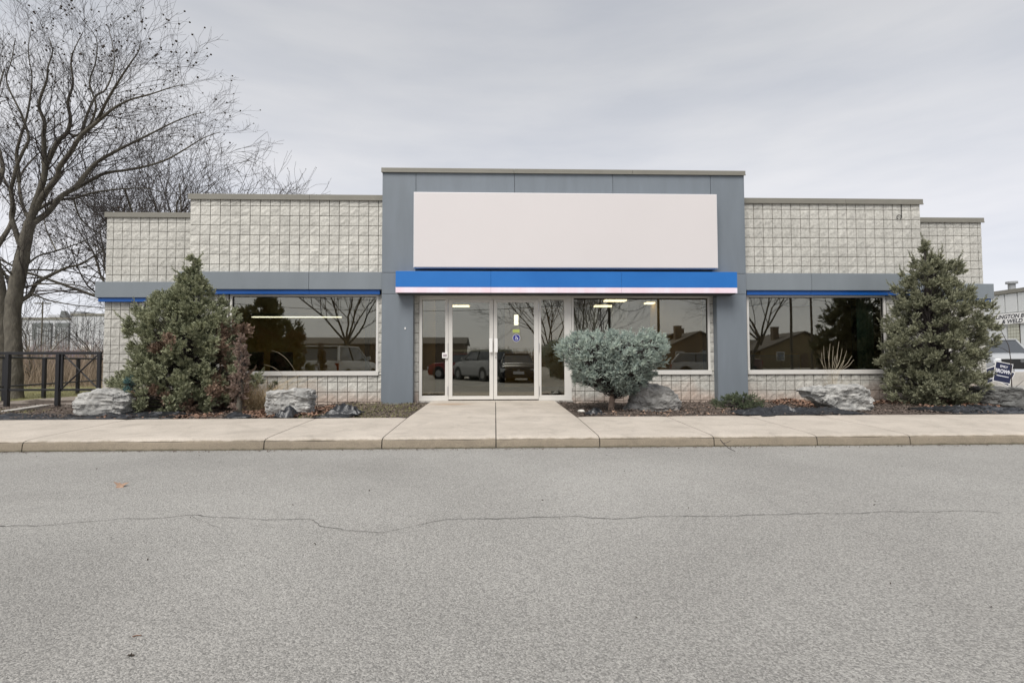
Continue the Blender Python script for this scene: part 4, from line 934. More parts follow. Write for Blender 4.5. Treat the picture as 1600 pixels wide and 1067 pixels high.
# winter turf in the left part and at the pilaster foot
def turf(name, label, n, x0, x1, y0, y1, h, zf, m=M['grassblade'], keep=None):
    P = []
    while len(P) < n:
        x, y = random.uniform(x0, x1), random.uniform(y0, y1)
        if keep and not keep(x, y): continue
        P.append((x, y, zf(x, y)))
    P = np.array(P); V, F = blades(P, h * (.5 + RS.rand(n)), np.full(n, .006), .7, .5, 2)
    return link(name, np_mesh(name, V, F), m, None, kind='stuff', label=label, cat='grass')
turf('lawn_grass', 'thin greenish grass in the bed at the foot of the left pilaster', 2600, 3.2, ENTRY0 - .05, -2.85, -.3, .035, gz)
turf('lawn_grass', 'sparse grass tufts between the concrete edging and the sidewalk at far left', 2200, -6.5, -1.6, -2.5, -1.2, .04, gz)

# ------------------------------------------------------------------ small litter on pavement
def leaf_thing(label, px, py, z, s, m, rz):
    p = on(px, py, z); t = bmesh.new()
    out = [(0, -1), (.5, -.75), (.35, -.3), (1, 0), (.45, .2), (.5, .75), (0, .55), (-.45, .9), (-.4, .25), (-1, .15), (-.45, -.25), (-.5, -.8)]
    c = t.verts.new((0, 0, .35 * s)); vs = [t.verts.new((x * s, y * s, s * (.12 + .55 * abs(x) ** 2 * (1 + .4 * y)))) for x, y in out]
    for i in range(len(vs)): t.faces.new((c, vs[i], vs[(i + 1) % len(vs)]))
    me = bpy.data.meshes.new('leaf'); t.to_mesh(me); t.free()
    o = link('dry_leaf', me, m, None, label=label, cat='leaf'); o.location = (p.x, p.y, z + .002); o.rotation_euler = (.2, .1, rz); o.modifiers.new('s', 'SOLIDIFY').thickness = .0012
leaf_thing('curled tan leaf lying alone on the asphalt at the left', 189, 760, ZA, .055, M['leafpale'], .4)
leaf_thing('pale brown leaf in the gutter against the kerb right of the doors', 1139, 690, ZA, .06, M['leafpale'], 2)
leaf_thing('dark brown scrap in the gutter before the entrance walk', 840, 696, ZA, .04, M['seed'], 1)
leaf_thing('dark scrap on the asphalt at lower left', 204, 1025, ZA, .012, M['seed'], 2)
tw = on(1128, 686, -.06)
V, F = tubes([(np.array([(tw.x - .03, tw.y - .02, -.06), (tw.x, tw.y - .03, -.10), (tw.x + .05, tw.y - .05, -.15), (tw.x + .12, tw.y - .06, -.185)]), (.005, .005, .004, .003)), (np.array([(tw.x, tw.y - .03, -.10), (tw.x + .04, tw.y - .04, -.09), (tw.x + .08, tw.y - .04, -.07)]), (.003, .003, .002))], 5)
link('twig', np_mesh('twig', V, F), M['twig'], None, label='thin forked twig hanging over the kerb beside the pale leaf', cat='twig')
gP = np.array([(random.uniform(-6, 19), -4.665 - abs(random.gauss(0, .05)), ZA + .006) for _ in range(2600)])
quadleaf(gP, .009, M['chip'], 'gutter_grit', kind='stuff', label='fine grit and crumbs gathered along the foot of the kerb', cat='grit')
gP = np.array([(random.uniform(-5, 17), random.uniform(-9, -4.9), ZA + .005) for _ in range(170)])
quadleaf(gP, .007, M['seed'], 'pavement_crumbs', kind='stuff', label='tiny dark crumbs scattered over the asphalt', cat='grit')
V, F = tubes([(np.array([tuple(on(x, y, ZA + .004)) for x, y in ((207, 994), (213, 992), (221, 992))]), (.0025, .0025, .002))], 5)
link('twig', np_mesh('twig', V, F), M['leaf'], None, label='short reddish twig on the asphalt at lower left', cat='twig')
# black plastic tab on the bed by the door
kx = on(922, 647, 0)

# ------------------------------------------------------------------ left background
# black steel fence with gate
FYn = -.35
fence = empty('steel_fence', (-4.5, FYn, -.05), 0, 'black steel rail fence with a cross-braced end panel touching the building corner', 'fence'); fence.location = (0, 0, 0)
def fx_(px): return X(px, FYn, 580)
ftop = Zz(80, 552, FYn); flow = Zz(80, 609, FYn)
for px in (-75, 12.2, 91.3): MB().box(fx_(px) - .035, fx_(px) + .035, FYn - .035, FYn + .035, -.12, ftop - .012, .004).build('post', M['black_metal'], fence)
MB().box(fx_(-80), fx_(158), FYn - .022, FYn + .022, ftop - .025, ftop + .03, .004).build('rail', M['black_metal'], fence)
MB().box(fx_(-80), fx_(158), FYn - .018, FYn + .018, flow - .02, flow + .02, .004).build('rail', M['black_metal'], fence)
MB().box(fx_(97) - .018, fx_(97) + .018, FYn - .018, FYn + .018, flow - .03, ftop - .026, .003).build('stile', M['black_metal'], fence)
MB().box(fx_(155) - .03, fx_(155) + .03, FYn - .025, FYn + .025, flow - .04, ftop - .026, .003).build('stile', M['black_metal'], fence)
ga, gb = fx_(98), fx_(153)
MB().cyl((ga, FYn - .012, flow + .02), (gb, FYn - .012, ftop - .03), .014, 8).build('cross_brace', M['black_metal'], fence)
MB().cyl((ga, FYn + .018, ftop - .03), (gb, FYn + .018, flow + .02), .014, 8).build('cross_brace', M['black_metal'], fence)
rear = empty('steel_fence', (0, 0, 0), 0, 'second black steel rail fence running away behind the first one along the path', 'fence')
rp_ = [on(6, 626, -.05), on(68, 620.6, -.05), on(121, 614, -.05)]; d_ = (rp_[2] - rp_[0]); rp_.insert(0, rp_[0] - d_ * .6); rp_.append(rp_[2 + 1] + d_ * .55)
for p in rp_: MB().box(p.x - .035, p.x + .035, p.y - .035, p.y + .035, -.18, .93, .004).build('post', M['black_metal'], rear)
for z_, r_ in ((.93, .026), (.27, .02)):
    MB().cyl((rp_[0].x, rp_[0].y, z_), (rp_[-1].x, rp_[-1].y, z_), r_, 8).build('rail', M['black_metal'], rear)

# turf, path and concrete edging beyond the bed
MB().poly([(-40, -2.5, -.028), (-9, -2.5, -.028), (-9, 1.3, -.028), (-40, 1.3, -.028)]).build('side_turf', M['turf'], None, kind='structure')
gl = sheet('lawn', -40, -2.72, -1.2, 14, -.075 + .0, M['turf'], 60, 30, .03, kind='structure')
pa = MB(); 
P0 = [on(-40, 633, -.05), on(60, 624, -.05), on(118, 620, -.05), on(200, 616, -.05), on(200, 630, -.05), on(118, 636, -.05), on(60, 637, -.05), on(-40, 641, -.05)]
pa.prism([(p.x, p.y) for p in P0], -.16, -.035, axis='z'); pa.build('footpath', M['path'], None, kind='structure')
e0, e1 = on(-40, 651, -.0), on(79, 633, -.0)
dv = (e1 - e0).normalized(); nv = Vector((-dv.y, dv.x, 0))
ed = MB(); q = [(e0 + nv * 0), (e1 + nv * 0), (e1 + nv * .16), (e0 + nv * .16)]
ed.prism([(p.x, p.y) for p in q], -.12, .012, axis='z'); ed.build('concrete_edging', M['concrete_plain'], None, label='low pale concrete edging running back from the sidewalk at far left', cat='kerb')
turf('lawn_grass', 'yellow-green winter grass along the footpath behind the black fence', 16000, -12, -2.9, .3, 8, .05, lambda x, y: -.075, keep=lambda x, y: True)

# brown reed bank behind the fence
def reeds(name, label, n, x0, x1, y0, y1, h0, h1, m=M['reed'], w=.012):
    x = RS.uniform(x0, x1, n); y = RS.uniform(y0, y1, n); P = np.stack([x, y, np.full(n, -.15)], 1)
    hh = np.array([h0 + (h1 - h0) * (.5 + .5 * mnoise.noise(Vector((a * .25, b * .25, 4)))) for a, b in zip(x, y)]) * (.25 + .85 * RS.rand(n) ** 1.4)
    V, F = blades(P, hh, np.full(n, w), .22, .4, 3); return link(name, np_mesh(name, V, F), m, None, kind='stuff', label=label, cat='reeds')
reeds('reed_bank', 'dense brown winter reeds and brush behind the black fence', 26000, -30, -2.5, 8.5, 22, 1.1, 2.6, w=.013)
reeds('reed_bank', 'purplish bare brush in front of the far grey warehouses', 9000, -46, -12, 24, 34, 1.9, 4.0, mat('purple_brush', (.10, .07, .08), .95, col2=(.28, .20, .20), vscale=1.2), w=.03)

# bare trees --------------------------------------------------------
def grow(rr, P0, D0, L, r, lines, level, maxl, twl, spread=.55, upw=.25, seeds=None, n=6, rmin=.0022):
    P = [np.array(P0)]; D = np.array(D0) / np.linalg.norm(D0); R_ = [r]; dirs = [D]
    for k in range(n):
        D = D + rr.randn(3) * .12 + np.array([0, 0, upw * .25]); D /= np.linalg.norm(D); P.append(P[-1] + D * L / n); R_.append(max(r * (1 - .72 * (k + 1) / n), rmin)); dirs.append(D)
    lines.append((np.array(P), R_))
    if level >= maxl:
        if seeds is not None and rr.rand() < .12: seeds.append(P[-1] + rr.randn(3) * .02)
        return
    nc = twl[level] if level < len(twl) else 4
    for c in range(nc):
        t = (.28 + .72 * (c + rr.rand()) / nc); k = min(n - 1, int(t * n)); f = t * n - k; p = P[k] * (1 - f) + P[k + 1] * f; d = dirs[k + 1]
        s = rr.randn(3); s -= d * (s @ d); s /= np.linalg.norm(s); nd = d + s * (spread + .35 * rr.rand()) + np.array([0, 0, upw * .5])
        grow(rr, p, nd, L * (.52 + .25 * rr.rand()) * (1.12 - .45 * t), max(R_[k] * .62, .0028), lines, level + 1, maxl, twl, spread, upw, seeds, max(3, n - 1), rmin)
def smooth_path(W, k=4):
    W = np.array(W); t = np.linspace(0, len(W) - 1, (len(W) - 1) * k + 1); i = np.clip(t.astype(int), 0, len(W) - 2); f = (t - i)[:, None]
    p0 = W[np.clip(i - 1, 0, len(W) - 1)]; p1 = W[i]; p2 = W[i + 1]; p3 = W[np.clip(i + 2, 0, len(W) - 1)]
    return .5 * ((2 * p1) + (-p0 + p2) * f + (2 * p0 - 5 * p1 + 4 * p2 - p3) * f ** 2 + (-p0 + 3 * p1 - 3 * p2 + p3) * f ** 3)
def tree_build(name, label, base, trunk, limbs, twigs, seeds=None, group=None, m1=M['bark']):
    root = empty(name, base, 0, label, 'tree', group); off = np.array(base)
    sub = lambda ls: [(p - off, r) for p, r in ls]
    V, F = tubes(sub(trunk), 14); link('trunk', np_mesh('trunk', V, F, True), m1, root)
    if limbs: V, F = tubes(sub(limbs), 8); link('limbs', np_mesh('limbs', V, F, True), M['bark'] if m1 is M['bark'] else m1, root)
    V, F = tubes(sub(twigs), 3); link('crown', np_mesh('crown', V, F, True), M['twig'], root)
    if seeds:
        t = bmesh.new(); bmesh.ops.create_icosphere(t, subdivisions=1, radius=1); me = bpy.data.meshes.new('t'); t.to_mesh(me); t.free()
        v = np.array([x.co[:] for x in me.vertices]); f = np.array([p.vertices[:] for p in me.polygons]); S = np.array(seeds) - off
        sz = .016 + .012 * RS.rand(len(S)); V = (S[:, None] + v[None] * sz[:, None, None]).reshape(-1, 3); F = (np.arange(len(S))[:, None, None] * len(v) + f[None]).reshape(-1, 3)
        link('seed_balls', np_mesh('seed_balls', V, F, True), M['seed'], root, kind='stuff')
    return root
YT = 2.7
def limb(rr, pts, dy, r0, r1):
    W = []; L = len(pts)
    for i, (x, y) in enumerate(pts): W.append(tuple(at(x, y, YT + dy * (i / (L - 1)) ** 1.2)))
    P = smooth_path(W); return P, r1 + (r0 - r1) * (1 - np.linspace(0, 1, len(P))) ** 1.1
px2 = 13.5 / 820
rr = np.random.RandomState(4)
trunkP = smooth_path([tuple(at(x, y, YT)) for x, y in ((22, 640), (22, 590), (21, 540), (20, 490), (25, 450), (33, 412), (40, 375), (48, 345))])
trad = np.interp(np.linspace(0, 1, len(trunkP)), [0, .1, .3, .5, .7, 1], [14, 11, 10.3, 10, 9.2, 6.8]) * px2
trad = trad * (1 + .05 * np.sin(np.arange(len(trad)) * 1.9))
LM = [([(48, 345), (54, 322), (62, 300), (70, 270), (69, 246), (69, 228), (68, 210), (70, 192), (61, 168), (64, 150), (73, 126), (75, 105), (82, 81), (76, 58)], -1.2, 7, .8),
      ([(70, 262), (78, 246), (90, 222), (105, 207), (110, 186), (106, 159), (114, 132), (111, 99), (116, 78), (130, 50)], -.5, 5.5, .8),
      ([(52, 335), (62, 314), (75, 296), (90, 276), (93, 261), (111, 237), (126, 213), (147, 195), (163, 181), (180, 168), (204, 156), (237, 147), (264, 138), (288, 132)], -1.6, 6.5, .8),
      ([(147, 195), (156, 180), (168, 156), (186, 126), (204, 99), (216, 81), (220, 64)], -2.2, 3.5, .6),
      ([(50, 350), (60, 343), (76, 331), (97, 306), (121, 293), (147, 279), (168, 270), (210, 264), (255, 252), (288, 234), (318, 216), (345, 206)], 1.5, 6.5, .8),
      ([(118, 294), (131, 276), (150, 255), (180, 237), (210, 222), (240, 207), (270, 192), (300, 180), (320, 176)], .6, 4.5, .7),
      ([(50, 338), (62, 326), (89, 313), (115, 310), (147, 301), (184, 296), (225, 294), (252, 300), (285, 305)], 2.2, 4, .7),
      ([(36, 390), (30, 378), (24, 360), (18, 339), (20, 321), (17, 297), (21, 281), (26, 260), (36, 237), (45, 216), (36, 186), (30, 171), (15, 141), (10, 120), (18, 95), (24, 60)], -1.0, 5.5, .8),
      ([(45, 346), (43, 338), (35, 321), (30, 292), (31, 279), (39, 263), (60, 240), (75, 228), (66, 205)], 1.6, 4.5, .8),
      ([(30, 285), (28, 262), (26, 240), (32, 214), (40, 190), (46, 160), (50, 120), (44, 80), (50, 40)], -.3, 4, .6),
      ([(22, 476), (32, 470), (47, 460), (58, 442), (87, 426), (105, 418), (126, 413), (147, 400), (165, 390), (190, 375)], 1.2, 5.2, 1.2),
      ([(32, 425), (48, 422), (71, 422), (100, 423), (126, 428), (161, 436), (190, 445)], 1.8, 2.4, .7),
      ([(27, 452), (40, 449), (60, 444), (100, 444), (129, 448), (147, 459), (161, 468), (180, 480)], 1.0, 2.2, .6),
      ([(48, 458), (79, 470), (126, 478), (161, 481), (190, 484)], 1.6, 1.8, .6),
      ([(40, 416), (60, 400), (89, 392), (126, 379), (147, 368), (165, 352)], 1.5, 2.2, .6),
      ([(88, 392), (70, 350), (76, 320), (100, 300)], 2.5, 1.4, .5),
      ([(115, 312), (125, 340), (140, 355), (165, 372), (190, 390)], 1.9, 2.0, .6),
      ([(30, 425), (18, 428), (8, 418), (-6, 405), (-25, 385)], -.8, 2.6, .8),
      ([(105, 207), (120, 212), (140, 196), (150, 165), (140, 130), (150, 95), (150, 60), (128, 30)], -1.4, 3, .5),
      ([(126, 213), (136, 180), (150, 150), (165, 140), (178, 105), (176, 70), (168, 40)], .4, 3, .5)]
limbs, twigs, seeds = [], [], []
for pts, dy, r0, r1 in LM:
    P, rad = limb(rr, pts, dy, r0 * .74 * px2, max(r1 * px2 * .55, .005)); limbs.append((P, rad))
    n = len(P); Ltot = np.linalg.norm(np.diff(P, axis=0), axis=1).sum(); nb = int(5 + Ltot * 4.6)
    for b in range(nb):
        t = .16 + .84 * (b + rr.rand()) / nb; k = min(n - 2, int(t * (n - 1))); d = P[k + 1] - P[k]; d /= np.linalg.norm(d)
        s = rr.randn(3); s -= d * (s @ d); s /= np.linalg.norm(s); nd = d * .8 + s * (.55 + .4 * rr.rand()) + np.array([0, 0, .12])
        lo = P[k][2] < 2.2
        if lo: nd[2] -= .1
        grow(rr, P[k], nd, (.6 + 1.0 * rr.rand()) * (1.15 - .3 * t), max(rad[k] * .32, .0045), twigs, 1, 3, [0, 4, 4], .55, .18 if not lo else .05, seeds if not lo else None, 5)
print('tree twigs', len(twigs), 'seeds', len(seeds))
tb = at(22, 640, YT)
tree_build('bare_tree', 'large bare tree with a leaning grey trunk and dangling seed balls behind the black fence', (tb.x, YT, -.1), [(trunkP, trad)], limbs, twigs, seeds)
# neighbour stem at the photo's left edge
rr = np.random.RandomState(9); tw2, lm2 = [], []
tP = smooth_path([tuple(at(x, y, 3.3)) for x, y in ((2, 640), (1, 590), (3, 540), (2, 500), (-4, 450), (-12, 400), (-18, 330))])
for pts in ([(-12, 400), (-2, 382), (12, 360), (18, 345), (22, 325), (16, 300), (2, 270), (-14, 240)], [(-18, 330), (-8, 300), (4, 268), (0, 240), (-10, 200), (-4, 150), (6, 110)], [(-10, 420), (4, 424), (14, 440)], [(-16, 345), (-30, 300), (-36, 240), (-20, 180)]):
    W = [tuple(at(x, y, 3.3 + i * .1)) for i, (x, y) in enumerate(pts)]; P = smooth_path(W); lm2.append((P, np.linspace(.07, .015, len(P))))
    for b in range(9):
        k = rr.randint(2, len(P) - 1); d = P[k] - P[k - 1]; d /= np.linalg.norm(d); grow(rr, P[k], d + rr.randn(3) * .6, 1.2, .014, tw2, 1, 3, [0, 4, 4], .55, .15, None, 5)
tb2 = at(2, 640, 3.3)
tree_build('bare_tree', 'bare tree stem half cut off by the left photo edge beside the leaning trunk', (tb2.x, 3.3, -.1), [(tP, np.linspace(.27, .12, len(tP)))], lm2, tw2)

def proc_tree(label, base, H, seed, spread=.5, lev=4, tw=(7, 6, 5, 4), trunkh=.3, r0=.22, group=None, lean=(0, 0, 0), name='bare_tree', seedb=False):
    rr = np.random.RandomState(seed); L1, L2 = [], []; sd_ = [] if seedb else None
    b = np.array(base, float); hT = H * trunkh; P = [b + np.array([lean[0], lean[1], 0]) * (t ** 1.5) + np.array([0, 0, hT * t]) + (rr.randn(3) * .04 * (0 < t)) for t in np.linspace(0, 1, 6)]
    tr = [(np.array(P), np.linspace(r0, r0 * .72, 6))]; n1 = 7
    for i in range(n1):
        a = 6.283 * (i + rr.rand() * .6) / n1; out = (.35 + .75 * rr.rand()) * spread * 2 * (1 if i else .15)
        d = np.array([math.cos(a) * out, math.sin(a) * out, 1.0]); tmp = []
        grow(rr, P[-1] - np.array([0, 0, hT * .25 * rr.rand()]), d, H * (1 - trunkh) * (.75 + .3 * rr.rand()), r0 * .45, tmp, 0, lev - 1, list(tw[1:]), .6, .09, sd_, 8, .0062)
        L1.append(tmp[0]); L2 += tmp[1:]
    return tree_build(name, label, tuple(base), tr, L1, L2, sd_, group)
def gpt(px, Y): v = at(px, 600, Y); return (v.x, Y, -.15)
proc_tree('bare tree rising behind the left wing, its upright trunk left of the higher wall', gpt(262, 13.5), 11.2, 31, .62, 4, (7, 7, 6, 5), .26, .20, 'bare trees behind the building', seedb=True)
proc_tree('lower bare tree whose crown shows above the left end of the higher wall', gpt(330, 15.0), 9.6, 33, .66, 4, (7, 7, 6, 5), .26, .18, 'bare trees behind the building', seedb=True)
proc_tree('smallest bare crown just above the parapet, rightmost of the trees behind', gpt(385, 16.0), 7.4, 35, .62, 4, (7, 7, 6, 5), .25, .15, 'bare trees behind the building')
proc_tree('bare tree behind the leaning trunk, seen between the trunk and the left wing', gpt(200, 16), 9.6, 37, .6, 4, (7, 7, 6, 4), .3, .17, 'bare trees behind the building')
proc_tree('small twiggy bush-like tree right of the big trunk before the warehouses', gpt(45, 12), 3.6, 41, .6, 3, (7, 7, 6), .15, .07)
proc_tree('small twiggy tree against the left wing corner before the warehouses', gpt(158, 14), 3.4, 43, .6, 3, (7, 7, 6), .15, .07)

# far grey warehouses
def boxthing(name, label, cat, px0, px1, Y, pytop, m, depth=8, parts=()):
    a, b = at(px0, 560, Y), at(px1, 560, Y); z1 = Zz((px0 + px1) / 2, pytop, Y)
    r = empty(name, ((a.x + b.x) / 2, Y, -.16), 0, label, cat); hw_ = (b.x - a.x) / 2
    MB().box(-hw_, hw_, 0, depth, 0, z1 + .16).build('wall', m, r); MB().box(-hw_ - .1, hw_ + .1, -.1, depth + .1, z1 + .163, z1 + .4).build('roof', M['cap'], r)
    return r, hw_, z1 + .16
M['shed'] = mat('grey_cladding', (.30, .31, .32), .7, var=.08, vscale=.6); M['shed_lt'] = mat('pale_cladding', (.46, .47, .49), .7, var=.06, vscale=.5); M['shed_dk'] = mat('dark_recess', (.14, .15, .15), .8)
r, hw_, zh = boxthing('warehouse', 'pale flat-roofed warehouse with two dark loading recesses beyond the reeds', 'warehouse', 22, 112, 62, 499, M['shed_lt'])
W_ = 2 * hw_
for u0, u1 in ((.31, .65), (.71, .955)): 
    o = MB().box(-hw_ + W_ * u0, -hw_ + W_ * u1, -.14, .0 - .003, zh * .28, zh * .93).build('loading_recess', M['shed_dk'], r)
    k = int((u1 - u0) * 26)
    for i in range(k): MB().box(-hw_ + W_ * (u0 + (u1 - u0) * (i + .1) / k), -hw_ + W_ * (u0 + (u1 - u0) * (i + .75) / k), -.18, -.143, zh * .28, zh * (.84 if i > k * .15 else .6)).build('cladding_rib', M['shed'], o)
MB().box(-hw_ + W_ * .30, hw_, -.3, -.003 - .14, zh * .22, zh * .27).build('ledge', M['shed_lt'], r)
MB().prism([(-hw_ + W_ * .66, zh + .4), (-hw_ + W_ * .84, zh + .4), (-hw_ + W_ * .76, zh + 1.25), (-hw_ + W_ * .68, zh + 1.25)], 1, 1.3).build('rooftop_panel', M['shed_dk'], r)
MB().box(-hw_ + W_ * .80, hw_, 1.4, 4, zh + .403, zh + 1.2).build('rooftop_box', M['shed'], r)
MB().box(-hw_ + W_ * .40, -hw_ + W_ * .62, 1.4, 3, zh + .403, zh + .75).build('rooftop_box', M['shed_lt'], r)
r, hw_, zh = boxthing('warehouse', 'large plain pale warehouse right of the one with loading recesses', 'warehouse', 110, 235, 58, 493, M['shed_lt'])
MB().box(-hw_ + 1.2, -hw_ + 2.6, -.06, -.003, .2, 3.2).build('door', M['white'], r)
for i in range(14): MB().box(-hw_ + (i + .97) * hw_ / 7, -hw_ + (i + 1.03) * hw_ / 7, -.05, -.004, 3.4, zh - .2).build('seam', M['shed'], r)
r, hw_, zh = boxthing('warehouse', 'low grey warehouse mostly hidden behind the leaning trunk', 'warehouse', -90, 24, 66, 503, M['shed'])
for i in range(5): MB().box(-hw_ + (i + .3) * hw_ / 2.6, -hw_ + (i + .6) * hw_ / 2.6, -.06, -.003, 1.5, 3.0).build('window', M['carglass'], r)
# graffiti-painted low wall
g0_, g1_ = at(72, 540, 40), at(128, 540, 40)
gw = empty('low_wall', ((g0_.x + g1_.x) / 2, 40, -.16), 0, 'low wall daubed purple and white in front of the warehouses', 'wall'); hw_ = (g1_.x - g0_.x) / 2
MB().box(-hw_, hw_, 0, .3, 0, 2.15).build('wall', mat('purple_daub', (.13, .09, .22), .8, col2=(.42, .38, .48), vscale=1.1, detail=8), gw)
MB().box(-hw_ - .05, hw_ + .05, -.05, .35, 2.153, 2.25).build('coping', M['shed_lt'], gw)
# distant utility pole
p_ = at(66, 500, 50); up_ = empty('utility_pole', (p_.x, 50, -.16), 0, 'thin distant utility pole with a crossarm above the warehouses', 'utility pole')
MB().cyl((0, 0, 0), (0, 0, Zz(66, 471, 50) + .16), .07, 8).build('post', M['bark'], up_); MB().box(-.9, .9, -.06, .06, Zz(66, 474, 50) + .1, Zz(66, 474, 50) + .22).build('crossarm', M['bark'], up_)
# far treeline to close the horizon at left
far_t = []
for i, px in enumerate((-60, -25, 8, 40, 150, 172)):
    pass

# ------------------------------------------------------------------ text
FONT = bpy.data.fonts[0] if bpy.data.fonts else None
def text(body, size, m, parent, Mx, name='lettering', extrude=.004, bold=.0, shear=0, align='LEFT'):
    c = bpy.data.curves.new(name, 'FONT'); c.body = body; c.size = size; c.extrude = extrude; c.offset = bold; c.shear = shear; c.align_x = align
    o = bpy.data.objects.new('tmp', c); COL.objects.link(o); dg = bpy.context.evaluated_depsgraph_get(); me = bpy.data.meshes.new_from_object(o.evaluated_get(dg)); bpy.data.objects.remove(o)
    me.transform(Mx); me.materials.clear(); o = link(name, me, m, parent); return o

# ------------------------------------------------------------------ right background: workshop building facing -X
WX = 38.6
def wy(px): # intersection of pixel column with plane X=WX
    v = ray(px, 540); return CAM.y + v.y * ((WX - CAM.x) / v.x)
def wz(px, py):
    v = ray(px, py); return CAM.z + v.z * ((WX - CAM.x) / v.x)
ws_ = empty('workshop_building', (WX, wy(1570), -.1), 0, 'white workshop with panelled upper wall and a black-lettered sign board behind the right conifer', 'building'); ws_.location = (0, 0, 0)
ya, yb = wy(1680), wy(1475); zr = wz(1570, 459)
M['wshop'] = mat('white_render', (.60, .61, .60), .7, var=.05, vscale=.7); M['wshop_blk'] = mat('cream_block', (.48, .48, .40), .9, var=.08, vscale=4)
zsb, zst = wz(1585, 506), wz(1585, 489)
MB().box(WX + .05, WX + 14, ya, yb, -.1, zr - .02).build('wall', M['wshop'], ws_)
MB().box(WX - .12, WX + 14, ya - .1, yb + .1, zr - .018, zr + .22).build('roof_edge', M['cap'], ws_)
seams = [1490, 1511, 1532, 1554, 1573, 1593, 1613, 1636]
for a, b in zip(seams[:-1], seams[1:]): MB().box(WX - .03, WX + .048, wy(b) + .04, wy(a) - .04, zst + .06, zr - .06, .01).build('wall_panel', M['wshop'], ws_)
sb = MB().box(WX - .12, WX - .035, wy(1650), wy(1540), zsb, zst, .01).build('sign_board', M['white'], ws_)
M['ink'] = mat('black_lettering', (.012, .012, .02), .6)
def on_wall(yL, z): return Matrix.Translation((WX - .125, yL, z)) @ Matrix(((0, 0, -1, 0), (-1, 0, 0, 0), (0, 1, 0, 0), (0, 0, 0, 1)))
hl = (zst - zsb)
# letters start left at px 1542 hidden behind the conifer
text('BURLINGTON B', hl * .50, M['ink'], sb, on_wall(wy(1545.5), zsb + hl * .54) @ Matrix.Diagonal((1.0, 1, 1, 1)), bold=.006, shear=.25)
text('& WELD', hl * .50, M['ink'], sb, on_wall(wy(1569.5), zsb + hl * .09) @ Matrix.Diagonal((1.05, 1, 1, 1)), bold=.006, shear=.25)
zd = wz(1560, 511)
od = MB().box(WX - .02, WX + .049, wy(1574), wy(1500), -.1, zd, .005).build('overhead_door', M['wshop'], ws_)
for i in range(1, 5): MB().box(WX - .032, WX - .022, wy(1574) + .05, wy(1500) - .05, -.1 + (zd + .1) * i / 5 - .01, -.1 + (zd + .1) * i / 5 + .01).build('door_seam', M['shed'], od)
MB().box(WX - .035, WX - .022, wy(1573), wy(1563), wz(1568, 543), wz(1568, 535)).build('door_window', M['carglass'], od)
MB().box(WX - .035, WX - .022, wy(1561), wy(1548), wz(1568, 543), wz(1568, 535)).build('door_window', M['carglass'], od)
od2 = MB().box(WX - .02, WX + .049, wy(1665), wy(1596), -.1, zd, .005).build('overhead_door', M['wshop'], ws_)
# block pier between the doors
pr_ = MB().box(WX + .0, WX + .047, wy(1594), wy(1576), -.1, zd + .1).build('pier', M['mortar'], ws_)
yy0, yy1 = wy(1594), wy(1576); nb_ = 4; bw = (yy1 - yy0) / nb_; z_ = -.1
while z_ < zd:
    for i in range(nb_): MB().box(WX - .03, WX - .002, yy0 + bw * i + .012, yy0 + bw * (i + 1) - .012, z_ + .012, z_ + .2 - .004).build('block', M['wshop_blk'], pr_)
    z_ += .2
vt = MB().cyl((WX + 1, wy(1561), zr + .2), (WX + 1, wy(1561), zr + .72), .2, 12).cyl((WX + 1, wy(1561), zr + .72), (WX + 1, wy(1561), zr + .85), .32, 12).build('roof_vent', M['shed'], ws_)

# low concrete wall and yard signs at the end of the bed
lw0, lw1 = at(1520, 600, 8.2), at(1720, 600, 8.2)
lw = MB().box(lw0.x, lw1.x, 8.2, 8.45, -.2, Zz(1585, 581, 8.2), .015).build('low_wall', M['concrete_plain'], None, label='low pale concrete wall in front of the parked pickup at the right edge', cat='wall')
M['navy'] = mat('navy_print', (.006, .011, .045), .5)
def yard_sign(label, px, py, Y, w, h, tilt, yaw, main):
    c = at(px, py, Y); r = empty('yard_sign', (c.x, Y, -.05), yaw, label, 'yard sign', 'political yard signs at the right end'); zc = c.z + .05
    Mt = Matrix.Translation((0, 0, zc)) @ Matrix.Rotation(tilt, 4, 'Y')
    MB().box(-w / 2, w / 2, -.004, .004, -h / 2, h / 2, .0, Mt).build('board', M['white'], r)
    MB().box(-w / 2 + .02, w / 2 - .02, -.0075, -.0045, -h / 2 + .02, h / 2 - .02, 0, Mt).build('blue_field', M['navy'], r)
    for s_ in (-1, 1): MB().cyl((s_ * w * .3, .008, -.1), Mt @ Vector((s_ * w * .3, .008, h * .1)), .004, 6).build('wire_leg', M['alu'], r)
    R90 = Matrix.Rotation(R(90), 4, 'X')
    if main:
        text('EMILY', h * .15, M['stickwhite'], r, Mt @ Matrix.Translation((0, -.0085, h * .24)) @ R90, align='CENTER', bold=.002, extrude=.001)
        text('BROWN', h * .25, M['stickwhite'], r, Mt @ Matrix.Translation((0, -.0085, -h * .03)) @ R90 @ Matrix.Diagonal((.86, 1, 1, 1)), align='CENTER', bold=.004, extrude=.001)
        MB().box(-w * .34, w * .34, -.0095, -.008, -h * .20, -h * .165, 0, Mt).build('print_line', M['stickwhite'], r)
    else:
        MB().box(-w * .3, w * .3, -.0095, -.008, h * .02, h * .22, 0, Mt).box(-w * .3, w * .3, -.0095, -.008, -h * .3, -h * .15, 0, Mt).build('print_block', M['stickwhite'], r)
    return r
yard_sign('tilted navy yard sign reading EMILY BROWN in white, beside the right conifer', 1567, 582, 4.2, .54, .60, R(11), 0, True)
yard_sign('white-edged blue yard sign half hidden left behind the navy one', 1549, 585, 4.6, .5, .44, R(-14), .2, False)
yard_sign('yard sign whose white corner shows low right behind the navy one', 1566, 586, 4.75, .6, .46, R(28), -.1, False)

